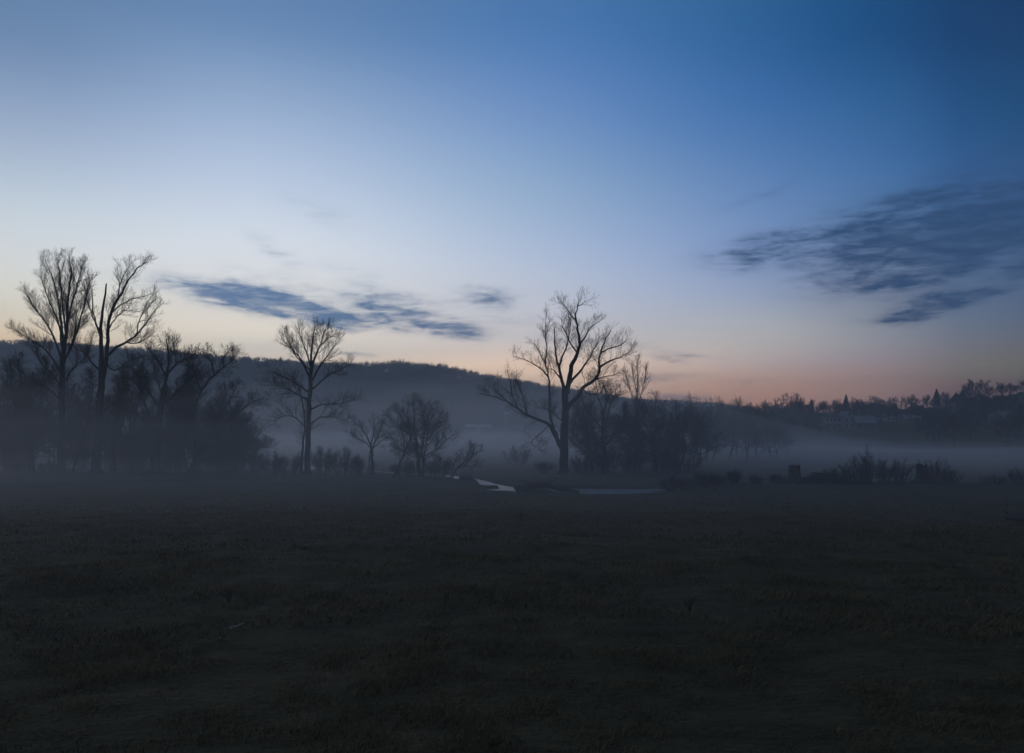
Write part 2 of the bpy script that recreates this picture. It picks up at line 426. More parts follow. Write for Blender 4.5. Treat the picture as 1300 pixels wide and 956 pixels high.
guided('bare_tree', 'tall bare tree with a broken stub and bent leader, right of the far-left pair', 'tree', 86, (123,598), [
    ([(122,600),(123,565),(125,525),(128,490),(129,455)], .52, .3, False),
    ([(129,457),(128,425),(129,402),(132,380),(135,360)], .25, .07, False),
    ([(125,505),(132,472),(136,442),(137,415),(142,395),(151,378),(160,360),(170,346),(180,337),(188,333)], .27, .03),
    ([(135,452),(148,441,-1),(160,434,-1),(172,426,-2),(185,411,-2),(195,396,-3),(203,388,-3)], .18, .025),
    ([(128,428),(122,410),(118,394),(117,366)], .12, .05, False), ([(127,420),(118,402,1),(111,384,2),(107,365,2)], .1, .02),
    ([(142,396),(155,386,1),(170,379,2),(184,376,2)], .1, .02), ([(137,420),(146,405,-2),(158,395,-2),(172,395,-3)], .09, .02),
    ([(150,380),(152,362,1),(160,345,2),(165,333,2)], .08, .02), ([(160,434,-1),(172,436,-2),(186,430,-3),(198,420,-3)], .09, .02),
    ([(172,426,-2),(178,405,-3),(186,385,-3),(195,372,-3)], .08, .02), ([(127,470),(112,455,2),(100,440,3),(92,425,3)], .12, .02),
    ([(134,460),(145,470,2),(158,462,3),(172,455,4)], .1, .02), ([(124,530),(140,515,-2),(155,500,-3),(165,480,-4)], .1, .02)],
    Q(dens=.78, rmin=.0105, space=(.75,.45,.3), length=(2.2,1.1,.55), ang=(.4,.85), trop=.09), 12, g1)
guided('bare_tree', 'leafless tree with an even fan of fine branches standing alone left of centre', 'tree', 86, (390,601), [
    ([(390,602),(391,565),(392,530),(393,500),(395,470)], .34, .2, False),
    ([(395,472),(395,450),(397,430),(400,414)], .17, .03), ([(394,480),(383,458,1),(370,443,1),(356,436,2)], .13, .02),
    ([(393,498),(377,487,-1),(358,477,-2),(338,470,-3)], .13, .02), ([(395,485),(408,462,-1),(420,446,-2),(431,432,-2)], .13, .02),
    ([(395,495),(414,478,1),(430,470,2),(447,462,3)], .12, .02), ([(393,520),(410,514,-2),(432,512,-3),(452,508,-3)], .1, .02),
    ([(396,462),(406,440,1),(411,425,2),(415,415,2)], .1, .02), ([(395,466),(388,445,-1),(382,430,-2),(380,418,-2)], .1, .02),
    ([(393,508),(375,500,2),(360,500,3),(345,505,3)], .09, .02), ([(393,510),(372,498,-2),(352,490,-3),(335,490,-4)], .09, .02),
    ([(392,540),(408,530,2),(425,530,3),(440,536,3)], .08, .02), ([(391,545),(375,530,-2),(360,528,-3),(348,535,-3)], .08, .02),
    ([(395,475),(402,450,-3),(410,435,-4),(424,425,-4)], .09, .02), ([(394,470),(376,452,3),(366,432,4),(362,425,4)], .08, .02),
    ([(382,601),(384,570),(387,535),(381,500),(374,480)], .16, .04)],
    Q(dens=.78, rmin=.0105, space=(.72,.42,.3), length=(2.2,1.15,.55), ang=(.4,.85), trop=.09), 13, g1)
guided('bare_tree', 'largest bare tree near the middle, with crooked limbs and one low limb reaching left', 'tree', 86, (717,600), [
    ([(716,602),(716,580),(716,560),(717,536),(718,508),(716.5,494)], .5, .34, False),
    ([(717,500),(713,483),(709.5,465),(705.5,453),(704,436),(703.5,416)], .22, .04),
    ([(720,500),(723,477),(727.6,460),(733.5,448),(736,433),(733.5,418),(730.6,404),(733.5,389),(736,379)], .31, .025),
    ([(736,438),(745,424,1),(752,414,2),(762,408,2)], .12, .02), ([(733,448),(722,432,-1),(716,418,-1),(712,405,-2)], .11, .02),
    ([(721,517),(733,504,-1),(740,492,-1),(754,483,-2),(761,471,-2),(760,459,-2),(763,445,-3),(769,430,-3),(775,419,-3)], .27, .03),
    ([(762,466,-2),(777,457,-2),(792,451,-3),(804,443,-3)], .12, .02), ([(763,447,-3),(775,442,-3),(788,438,-2),(797,430,-2)], .1, .02),
    ([(724,486),(739,468,2),(748,454,3),(757,439,3),(762,425,4)], .16, .02), ([(756,482,-2),(768,478,-3),(780,476,-3),(790,470,-4)], .09, .02),
    ([(713,572),(708,556),(702,541),(698,524),(698,500),(696,478),(692.5,462),(686,449),(678,436)], .2, .03),
    ([(696,478),(684,466,1),(667,457,2),(651,452,2)], .1, .02), ([(693,464),(694,440,-1),(692,420,-1),(694,398,-2)], .08, .02),
    ([(710,566),(698,541,-2),(686,534,-3),(669,527,-4),(657,518,-4),(643,509,-5),(625,503,-5),(608,500,-6)], .2, .03),
    ([(657,518,-4),(650,500,-4),(648,484,-5),(644,470,-5)], .08, .02), ([(669,527,-4),(665,508,-3),(658,490,-3),(655,475,-2)], .08, .02),
    ([(643,509,-5),(630,496,-5),(620,486,-6)], .06, .02), ([(713,483),(705,472,1),(699,466,2),(694,452,3)], .1, .02),
    ([(709,465),(716,448,2),(722,430,3),(724,412,3),(720,395,3)], .13, .02), ([(717,536),(706,528,3),(695,520,4),(680,516,5)], .08, .02),
    ([(730,406),(722,396,1),(716,388,1),(711,384,2)], .07, .015), ([(733,390),(741,384,-1),(747,381,-1)], .06, .015),
    ([(739,492,-1),(748,500,-2),(760,500,-3),(770,494,-3)], .08, .02), ([(697,540,-1),(684,552,-1),(675,562,-2),(690,574,-2)], .06, .02)],
    Q(dens=.78, rmin=.0105, space=(.8,.45,.3), length=(2.1,1.1,.55), ang=(.45,.95), trop=.07, wob=.17), 14, g1)
guided('bare_tree', 'small bare tree with a forked trunk and low crown, left of the rounded thicket', 'tree', 84, (473,603), [
    ([(473,604),(473,588),(472,575),(471,566)], .2, .13, False), ([(471,566),(465,552),(456,541),(446,533)], .1, .02),
    ([(472,572),(478,556,1),(484,542,1),(489,530,2)], .1, .02), ([(471,566),(474,548,-1),(475,530,-1)], .09, .02),
    ([(469,604),(469,588),(470,572)], .08, .05, False), ([(471,568),(462,560,2),(452,556,2),(444,548,3)], .07, .02), ([(472,570),(482,562,-2),(492,555,-3)], .06, .02)],
    Q(space=(.4,.3,.22), length=(1.5,.8,.4), trop=.06), 15, 'small bare trees on the bank')
guided('slim_tree', 'slim young bare tree with an upright narrow crown rising above the right thicket', 'tree', 100, (808,596), [
    ([(808,598),(809,560),(808,520),(809,490),(810,457)], .17, .02), ([(809,520),(801,500),(797,485),(793,475)], .06, .015),
    ([(809,515),(815,497),(819,480),(821,468)], .06, .015), ([(809,500),(804,480,1),(802,466,1)], .05, .015)],
    Q(space=(.4,.35,.3), length=(1.9,.9,.45), ang=(.3,.6), trop=.12), 16)
guided('leaning_tree', 'thin bare trunk leaning right between the two tall trees at far left', 'tree', 88, (93,598), [
    ([(93,600),(99,577),(107,552),(114,522),(117,488)], .14, .03), ([(107,552),(100,530),(98,505)], .06, .02)], Q(space=(.6,.4,.3), length=(1.7,.9,.45)), 17)
guided('thin_tree', 'thin upright bare trunk just right of the broken-topped tall tree', 'tree', 88, (145,598), [
    ([(146,600),(144,575),(145,548),(150,515),(152,480)], .16, .03), ([(145,560),(155,540),(163,515)], .07, .02)], Q(space=(.5,.35,.3), length=(1.9,.95,.45)), 18)

gT = 'thicket trees on the river bank'
QD = Q(space=(.42,.3,.22), length=(2.3,1.15,.55), ang=(.45,1.0), trop=.05, wob=.17, rmin=.015)
QM = Q(space=(.5,.34,.26), length=(2.1,1.1,.55), ang=(.45,1.0), trop=.05, wob=.17, rmin=.014)
guided('dead_topped_tree', 'dark twiggy stout-trunked tree with jagged dead spikes on top, in the left thicket', 'tree', 90, (197,598), [
    ([(197,600),(197,575),(199,550),(204,520),(209,490)], .6, .3, False), ([(209,492),(213,468),(214,448),(211,430)], .2, .05),
    ([(211,478),(203,462),(194,450),(188,441)], .13, .04), ([(212,476),(224,462,-1),(238,455,-1),(249,446,-2)], .13, .04),
    ([(224,462),(222,448),(219,436)], .07, .03), ([(204,520),(190,500,2),(175,480,3),(162,455,4)], .17, .03),
    ([(199,550),(180,530,-2),(160,520,-3),(142,512,-4)], .15, .03), ([(205,515),(222,500,-2),(238,485,-3),(252,470,-3)], .16, .03),
    ([(199,552),(218,535,2),(235,530,4),(250,520,4)], .13, .03), ([(200,545),(185,515,-3),(178,490,-4),(180,465,-4)], .13, .03),
    ([(198,570),(180,560,-2),(165,558,-3),(150,566,-4)], .12, .03), ([(206,505),(200,480,3),(196,460,3)], .1, .03),
    ([(198,565),(215,556,-3),(230,552,-4),(240,560,-4)], .1, .02)], QD, 21, gT)
guided('spreading_tree', 'broad low dark tree with antler-like limbs at upper right, end of the left thicket', 'tree', 89, (247,599), [
    ([(246,601),(249,585),(253,570)], .55, .36, False), ([(250,578),(246,550),(247,520),(255,496),(272,476),(290,462),(301,450)], .27, .03),
    ([(272,476),(268,460),(260,447)], .09, .03), ([(283,467),(284,455),(290,446)], .07, .03), ([(255,496),(248,475),(238,456)], .12, .03),
    ([(253,570),(268,550,-2),(288,535,-3),(308,520,-4),(322,505,-4)], .2, .03), ([(255,572),(275,562,2),(298,556,3),(322,560,4)], .18, .03),
    ([(252,575),(235,555,2),(222,530,3),(215,505,4)], .18, .03), ([(253,568),(262,540,3),(272,515,4),(285,495,5)], .17, .03),
    ([(262,565),(285,573,-2),(305,575,-3),(325,582,-3)], .12, .03), ([(251,576),(232,566,-3),(215,562,-4),(203,570,-4)], .13, .03),
    ([(268,550),(290,548,-1),(312,540,-1),(329,545,0)], .1, .03), ([(270,552),(275,530,-3),(290,510,-4),(300,492,-4)], .12, .03),
    ([(308,520,-4),(318,512,-4),(330,507,-4)], .05, .02)], QD, 22, gT)
for (px, Y, H, W, seed, st, r, lab) in [
    (40, 93, 13.4, 4.3, 31, 3, .3, 'dark many-stemmed bare tree left of the tall vase-shaped tree'),
    (4, 96, 13.0, 4.6, 32, 2, .32, 'dark bare tree cut by the left edge of the photo'),
    (-46, 95, 13.6, 5.0, 33, 2, .32, 'bare tree standing beyond the left edge of the photo'),
    (108, 99, 12.6, 4.2, 34, 3, .2, 'bare tree filling the gap behind the two tall trees'),
    (168, 96, 13.0, 3.9, 35, 2, .28, 'dense bare tree behind the right of the two tall trees'),
    (222, 98, 12.8, 4.0, 36, 2, .28, 'dense bare tree standing behind the dead-topped tree'),
    (285, 95, 7.8, 4.0, 38, 3, .2, 'low dense bare tree at the right end of the left thicket'),
    (146, 94, 8.6, 4.2, 131, 4, .14, 'low bushy tree right of the thin upright trunk'),
    (232, 91, 8.6, 4.4, 132, 4, .14, 'low bushy tree between the two stout trunks of the left thicket'),
    (306, 90, 6.6, 3.4, 133, 4, .12, 'rounded low tree at the outer right edge of the left thicket'),
    (66, 97, 8.6, 4.2, 134, 3, .14, 'low bushy tree behind the vase-shaped tree'),
    (22, 92, 8.2, 4.0, 135, 3, .14, 'low bushy tree near the left edge')]:
    place_auto('thicket_tree', lab, 'tree', px, Y, auto_tree(H, W, seed, stems=st, nl=13, r=r, q=QD, fork=.22 if H < 10 else .28, low=(-.08 if H < 10 else .04)), gT)
place_auto('round_thicket', 'rounded many-stemmed thicket of fine twigs left of the river glint', 'tree', 537, 80,
           auto_tree(8.0, 3.5, 41, stems=5, nl=20, r=.16, q=Q(space=(.3,.24,.18), length=(1.5,.85,.4), trop=.05, wob=.18, rmin=.008), fork=.3, flat=.7, low=.08), gT)
guided('slanting_tree', 'slanting thin bare tree at the left foot of the rounded thicket', 'tree', 79, (500,607), [
    ([(499,609),(506,592),(514,574),(522,555),(526,535)], .13, .03)], Q(space=(.5,.3,.22), length=(1.2,.7,.4)), 42)
guided('leaning_shrub', 'leafless shrub leaning right out of the rounded thicket over the bank', 'shrub', 76, (572,608), [
    ([(570,610),(579,597),(590,586),(601,578),(612,570)], .11, .02), ([(590,586),(595,576),(597,566)], .05, .015), ([(590,592),(600,580),(601,566)], .06, .015),
    ([(583,594),(598,592),(610,590)], .04, .015), ([(574,606),(576,590),(585,576)], .05, .015)], Q(space=(.28,.24,.2), length=(1.1,.6,.35)), 43)

g5 = 'bare trees of the right thicket'
QR = Q(space=(.42,.3,.24), length=(2.0,1.1,.55), ang=(.5,1.05), trop=.05, wob=.19, rmin=.015)
guided('crooked_tree', 'crooked bare tree with an arm bent up against the sky, right behind the largest tree', 'tree', 89, (772,600), [
    ([(770,602),(768,575),(765,545),(766,520)], .26, .16, False), ([(766,522),(760,505),(757,490),(754,476)], .1, .02), ([(768,548),(772,525),(776,511),(781,501),(788,496)], .11, .03, True),
    ([(765,545),(752,530,2),(742,515,3),(738,500,3)], .12, .02), ([(766,530),(770,508,-2),(768,490,-3)], .1, .02), ([(768,570),(750,555,-2),(738,545,-3)], .11, .02),
    ([(768,565),(785,545,-3),(795,525,-4)], .11, .02), ([(768,580),(752,572,2),(740,576,3)], .09, .02)], QR, 51, g5)
for (px, Y, H, W, seed, st, r, flat, lab) in [
    (748, 92, 8.2, 3.4, 52, 3, .18, .75, 'low bare tree close behind the trunk of the largest tree'),
    (798, 93, 8.0, 3.6, 53, 3, .2, .75, 'dense low bare tree at the foot of the slim young tree'),
    (832, 90, 8.6, 4.0, 54, 2, .24, .6, 'flat-topped bare tree right of the slim young tree'),
    (858, 92, 8.3, 4.0, 55, 3, .22, .6, 'wide bare tree with drooping outer twigs, rightmost of the right thicket'),
    (884, 102, 7.2, 3.4, 56, 3, .18, .7, 'hazy bare tree just beyond the right thicket')]:
    place_auto('thicket_tree', lab, 'tree', px, Y, auto_tree(H, W, seed, stems=st, nl=12, r=r, q=QR, fork=.28, flat=flat), g5)
g6 = 'hazy bare trees in the mist'
for (px, Y, H, W, seed, r, lab) in [
    (938, 150, 10.4, 5.2, 61, .26, 'tallest hazy bare tree in the mist right of the thicket'),
    (962, 142, 9.0, 4.6, 62, .24, 'hazy bare tree in the mist beside the tallest of its row'),
    (990, 134, 6.0, 3.6, 63, .18, 'low hazy bare tree with drooping twigs at the right end of its row'),
    (912, 165, 10.6, 4.6, 64, .24, 'hazy bare tree at the left end of its row in the mist'),
    (900, 124, 9.2, 4.4, 161, .24, 'big blurred bare tree in the mist just right of the thicket'),
    (924, 134, 9.8, 4.6, 162, .24, 'big blurred bare tree behind the tallest hazy tree'),
    (950, 128, 8.6, 4.6, 163, .22, 'broad blurred bare tree in the middle of the misty row'),
    (978, 138, 7.8, 4.6, 164, .22, 'broad blurred bare tree toward the right of the misty row'),
    (1008, 250, 11, 5, 65, .24, 'faint bare tree in the mist beyond the low hazy tree')]:
    place_auto('misty_tree', lab, 'tree', px, Y, auto_tree(H, W, seed, stems=2, nl=9, r=r, q=Q(space=(.6,.42,.32), length=(2.4,1.25,.65), rmin=.02), fork=.3), g6)

# undergrowth shrubs along the bank
def shrub_tree(H, W, seed, n=14, q=None):
    rng = random.Random(seed); T = Tree(); q = q or Q(space=(.22,.2,.2), length=(.8,.45,.25), trop=.04, wob=.2, rk=.01, rmin=.006, maxl=2, t0=(.2,.1,.1))
    for k in range(n):
        a = rng.uniform(0, 6.28); rr = W*math.sqrt(rng.random()); h = H*rng.uniform(.55,1)*(1-.35*rr/W)
        b = Vector((math.cos(a)*rr*.35, math.sin(a)*rr*.35, -.05)); e = Vector((math.cos(a)*rr, math.sin(a)*rr, h))
        m = b.lerp(e, .5) + Vector((rng.gauss(0,.1), rng.gauss(0,.1), h*.12))
        limb(T, [b, m, e], .03, .008, rng, q, jit=.02)
    return T
def shrub(name, label, px, Y, H, W, seed, n=14, group=None, twigm='redtwig', q=None):
    x = (px-HX)/F*Y
    root = thing(name, (x, Y, gz(x, Y)-.04), label, 'shrub', group)
    T = shrub_tree(H, W, seed, n, q)
    V, Fq = tubes(T.br, lambda l, r: 4 if l == 0 else 3)
    mesh_np('branches', V, Fq, M[twigm], root); return root
gS = 'undergrowth shrubs beneath the bank trees'
for (px, Y, H, W, lab) in [
    (18, 91, 1.6, 2.0, 'low brush under the trees at the left edge'), (64, 92, 1.3, 1.3, 'small brush clump left of the vase-shaped tree'),
    (170, 93, 2.0, 1.8, 'brush left of the stout trunk in the left thicket'), (222, 93, 2.2, 2.0, 'brush between the two trunks of the left thicket'),
    (290, 91, 2.8, 2.4, 'brush under the right side of the broad low tree'), (318, 88, 3.0, 1.9, 'brush at the right end of the left thicket'),
    (345, 86, 2.6, 2.0, 'brush left of the lone fan-shaped tree'), (368, 85, 2.6, 2.0, 'brush at the foot of the lone fan-shaped tree'),
    (410, 84, 3.6, 2.2, 'tall brush right of the lone fan-shaped tree'), (436, 83, 3.2, 2.2, 'brush between the fan-shaped tree and the small forked tree'),
    (456, 82, 2.0, 1.6, 'brush left of the small forked tree'), (512, 79, 2.0, 1.6, 'brush at the left foot of the rounded thicket'),
    (556, 78, 2.6, 2.0, 'brush at the right foot of the rounded thicket'), (742, 84, 2.6, 2.2, 'brush right of the largest trunk'),
    (772, 84, 3.2, 2.4, 'brush under the crooked tree'), (805, 85, 3.4, 2.4, 'brush under the slim young tree'),
    (838, 84, 3.4, 2.4, 'brush under the flat-topped tree'), (868, 85, 3.0, 2.4, 'brush under the wide drooping tree'), (690, 88, 1.4, 1.5, 'small brush left of the largest trunk'),
    (660, 108, 3.0, 2.6, 'hazy brush clump in the mist behind the low reaching limb')]:
    shrub('shrub', lab, px, Y, H, W, int(px*7+Y), 16, gS, q=Q(space=(.2,.17,.17), length=(.95,.5,.3), trop=.04, wob=.2, rk=.01, rmin=.012, maxl=2, t0=(.15,.1,.1)))
gB = 'tall brush masses inside the thickets'
QT = Q(space=(.4,.3,.25), length=(1.5,.8,.45), trop=.05, wob=.2, rk=.011, rmin=.013, maxl=3, t0=(.12,.1,.1))
for (px, Y, H, W, n, lab) in [
    (150, 95, 7.5, 3.2, 22, 'tall brush right of the thin upright trunk in the left thicket'), (180, 93, 7.8, 3.2, 22, 'tall brush left of the stout dead-topped trunk'),
    (218, 94, 8.6, 3.4, 24, 'tall brush just right of the stout dead-topped trunk'), (262, 93, 8.4, 3.6, 26, 'tall brush behind the broad low tree'),
    (296, 92, 6.8, 3.4, 22, 'tall brush right of the broad low tree'), (20, 95, 8.2, 3.6, 20, 'tall brush under the trees at the far left edge'),
    (100, 100, 8.5, 3.4, 18, 'tall brush seen between the two tall trees'), (760, 93, 6.8, 3.2, 20, 'tall brush behind the crooked tree'),
    (815, 94, 7.0, 3.4, 22, 'tall brush right of the slim young tree'), (852, 93, 6.6, 3.2, 20, 'tall brush under the wide drooping tree')]:
    shrub('tall_shrub', lab, px, Y, H, W, int(px*5+Y), n, gB, twigm='redtwig', q=QT)
gF = 'leafless shrubs at the near edge of the bank'
QS = Q(space=(.13,.13,.15), length=(.55,.3,.2), trop=.04, wob=.2, rk=.01, rmin=.005, maxl=2, t0=(.15,.1,.1))
for (px, Y, H, W, lab, n) in [
    (853, 57, .95, .75, 'dark reddish shrub at the left end of the near brush row', 20), (872, 57.5, .8, .8, 'low shrub second in the near brush row', 18),
    (893, 58, 1.1, .8, 'rounded shrub in the middle of the near brush row', 20), (911, 58, .8, .7, 'low shrub right of the middle of the near brush row', 16),
    (931, 58, 1.0, .5, 'small dense shrub at the right end of the near brush row', 20),
    (960, 59, .6, .6, 'sparse knee-high shrub left of the tall stump', 10), (985, 60, .6, .6, 'sparse weeds close left of the tall stump', 10),
    (1062, 59, 1.3, 1.0, 'sparse shrub right of the brush pile', 12), (1084, 59, 1.9, 1.1, 'tall thin-branched shrub between the stumps', 14),
    (1104, 60, 2.7, 1.1, 'tallest bare shrub between the two stumps', 16), (1122, 60, 1.8, 1.1, 'bare shrub right of the tallest one', 14),
    (1142, 60, 1.9, 1.0, 'bare shrub left of the slanted stump', 12), (1186, 58, 2.2, 1.0, 'thin-branched shrub behind the slanted stump', 14),
    (1204, 58, 1.1, .9, 'low shrub right of the slanted stump', 14), (1262, 57, .6, 1.0, 'low weeds near the right edge', 10), (1294, 57, 1.1, .7, 'small shrub at the right edge', 12)]:
    shrub('shrub', lab, px, Y, H*1.15, W*1.1, int(px*3+Y), n+8, gF, q=QS)

# ------------------------------------------------------------------ stumps, logs and sticks
def lathe_rough(rs, sides, rng, rough=.11, cx=0, cy=0):
    V = []; Fq = []
    for (z, r, ox, oy) in rs:
        for k in range(sides):
            a = k*2*math.pi/sides; rr = r*(1+rng.uniform(-rough, rough)*1.0 + .07*math.sin(3*a+z))
            V.append((cx+ox+rr*math.cos(a), cy+oy+rr*math.sin(a), z + (rng.uniform(-.06,.06) if z == rs[-1][0] else 0)))
    for i in range(len(rs)-1):
        for k in range(sides):
            a = i*sides+k; b = i*sides+(k+1)%sides; Fq.append((a, b, b+sides, a+sides))
    return V, Fq
def stump(label, px, Y, H, r, seed, lean, top_tilt):
    rng = random.Random(seed); x = (px-HX)/F*Y
    root = thing('stump', (x, Y, gz(x, Y)-.06), label, 'tree stump')
    rs = [(0, r*1.6, 0, 0), (.15, r*1.3, .02, 0), (.3*H, r*1.14, lean*.1, 0), (.5*H, r*1.0, lean*.3+.03, 0), (.75*H, r*.9, lean*.6-.02, 0), (.9*H, r*.88, lean*.85, 0), (H, r*.8, lean, 0)]
    V, Fq = lathe_rough(rs, 18, rng)
    V = [(a, b, c + (top_tilt*(a-lean)/r*.15 if c > .9*H else 0)) for a, b, c in V]
    mb = MB(); mb.add(V, Fq); mb.build('trunk', M['log'], root, smooth=True)
    mb = MB(); n = 18; ring = V[-n:]; ins = [((a-lean)*.75+lean, b*.75, c-.05-rng.random()*.06) for a, b, c in ring]; ctr = (lean, 0, H-.16)
    mb.add(ring+ins+[ctr], [(k, (k+1)%n, n+(k+1)%n, n+k) for k in range(n)] + [(n+k, n+(k+1)%n, 2*n) for k in range(n)])
    mb.build('cut_top', M['log'], root)
    T = Tree()
    for k in range(7):
        a = k*.9+rng.random(); d = Vector((math.cos(a), math.sin(a), 0)); L = r*rng.uniform(1.9, 2.6)
        Vr, Fr = tubes([([d*r*.7+Vector((0,0,.45)), d*r*1.15+Vector((0,0,.2)), d*L*.8+Vector((0,0,.08)), d*L+Vector((0,0,-.05))], [.16, .13, .09, .03], 0)], lambda l, r_: 7)
        mesh_np('root', Vr, Fr, M['log'], root, smooth=True)
    for k in range(5):
        a = rng.uniform(0, 6.28); q0 = Vector((lean+math.cos(a)*r*.85, math.sin(a)*r*.85, H-.08))
        Vr, Fr = tubes([([q0, q0+Vector((rng.gauss(0,.03), rng.gauss(0,.03), rng.uniform(.12,.26)))], [.035, .008], 0)], lambda l, r_: 6)
        mesh_np('splinter', Vr, Fr, M['log'], root)
stump('tall squarish tree stump with splinters on its top, left of the brush pile', 1008, 60, 1.4, .45, 5, .03, .3)
stump('dark slanted tree stump leaning left, right of the tall bare shrub', 1172, 59, 1.4, .44, 6, -.12, -.9)
def log(name, label, cat, pts, r0, r1, seed, q=None, side=(), m='log'):
    rng = random.Random(seed); pts = [Vector(p) for p in pts]; b = pts[0].copy(); b.z = gz(b.x, b.y)
    root = thing(name, b, label, cat); T = Tree(); q = q or Q(space=(.5,.3,.2), length=(.7,.4,.2), maxl=2, rmin=.008)
    limb(T, [p-b for p in pts], r0, r1, rng, q, sub=False, jit=r0*.12)
    mainb = list(T.br); T.br = []
    for s in side:
        limb(T, [Vector(p)-b for p in s[0]], s[1], .01, rng, q, jit=.02)
    V, Fq = tubes(mainb, lambda l, r: 10)
    mb = MB(); k = len(V)
    mb.add([tuple(v) for v in V], [tuple(f) for f in Fq] + [tuple(range(9, -1, -1)), tuple(range(k-10, k))]); mb.build('log', M[m], root, smooth=True)
    if T.br:
        V, Fq = tubes(T.br, lambda l, r: 5 if l == 0 else 3); mesh_np('branches', V, Fq, M[m], root)
def G(px, Y, h=0.0):
    x = (px-HX)/F*Y; return Vector((x, Y, gz(x, Y)+h))
log('fallen_tree', 'fallen dead tree with a raised branch, lying on the bank between the water patches', 'fallen tree',
    [G(655,57.4,.15), G(672,57.4,.28), G(690,57.6,.3), G(712,57.8,.2), G(735,58.0,.1)], .3, .12, 71,
    side=[([G(686,57.5,.3), G(700,57.6,.6), G(715,57.8,1.15)], .06), ([G(672,57.4,.3), G(668,57.4,.7), G(662,57.3,.8)], .04), ([G(700,57.7,.25), G(716,57.9,.4), G(728,58,.4)], .05), ([G(680,57.5,.4), G(676,57,.6), G(670,56.8,.7)], .03)])
log('fallen_log', 'dark log lying on the near bank left of the water patch', 'log', [G(585,72,.1), G(600,70.5,.18), G(618,69,.08)], .22, .14, 72,
    side=[([G(600,70.5,.2), G(596,70,.6), G(590,70,.75)], .04)])
log('fallen_log', 'dark log half hidden in grass at the right edge of the field', 'log', [G(1276,31,.05), G(1290,30.6,.12), G(1312,30,.16)], .12, .15, 73,
    side=[([G(1283,31,.1), G(1277,30.8,.3), G(1272,30.8,.36)], .03)])
log('stick', 'short pale stick lying in the dark grass at lower left', 'stick', [G(291,7.7,.07), G(300,7.72,.085), G(310,7.76,.105)], .011, .005, 74, m='pale')
def brush_pile():
    rng = random.Random(9); b = G(1046, 60); root = thing('brush_pile', b, 'low heap of cut branches and roots between the tall stump and the bare shrubs', 'brush pile')
    T = Tree()
    for k in range(170):
        x = rng.gauss(0, 1.15); y = rng.gauss(0, .6); h = .75*math.exp(-(x/1.5)**2)*rng.random(); a = rng.gauss(0, .9)
        L = rng.uniform(.5, 1.7); d = Vector((math.cos(a), math.sin(a)*.5, rng.gauss(0, .18)))
        p = Vector((x, y, h)); T.add([p-d*L/2, p+Vector((0,0,.05)), p+d*L/2], [.05*rng.random()+.012, .035, .008], 0)
    V, Fq = tubes(T.br, lambda l, r: 5); mesh_np('branches', V, Fq, M['log'], root)
    mb = MB(); rng2 = random.Random(2)
    V = []; n = 26; m = 10
    for i in range(m):
        for j in range(n):
            t = j/n*2*math.pi; s = (i/(m-1)); V.append((1.9*s*math.cos(t), .8*s*math.sin(t), .48*(1-s*s)*(1+.2*rng2.gauss(0,1))-.03))
    mb.add(V, [(i*n+j, i*n+(j+1)%n, (i+1)*n+(j+1)%n, (i+1)*n+j) for i in range(m-1) for j in range(n)]); mb.build('soil_heap', M['log'], root, smooth=True)
brush_pile()

# dead weed stalks in the near grass
def weed(label, px, Y, H, seed):
    rng = random.Random(seed); b = G(px, Y); root = thing('dead_weed', b, label, 'weed', 'dead weeds in the field'); T = Tree()
    for k in range(9):
        a = rng.uniform(0, 6.28); e = Vector((math.cos(a)*H*.35, math.sin(a)*H*.35, H*rng.uniform(.5,1)))
        limb(T, [Vector((0,0,-.02)), e*.5+Vector((0,0,H*.08)), e], .004, .0015, rng, Q(space=(.06,.05,.05), length=(.12,.06,.05), rk=.01, rmin=.0015, maxl=1), jit=.005)
    V, Fq = tubes(T.br, lambda l, r: 3); mesh_np('stalks', V, Fq, M['weed'], root)
weed('dead weed with bent stalks left of centre in the field', 291, 9.2, .15, 1)
weed('low dead weed in the right half of the field', 875, 8.4, .14, 2)
weed('dead weed far out in the field below the fallen tree', 660, 26, .4, 3)

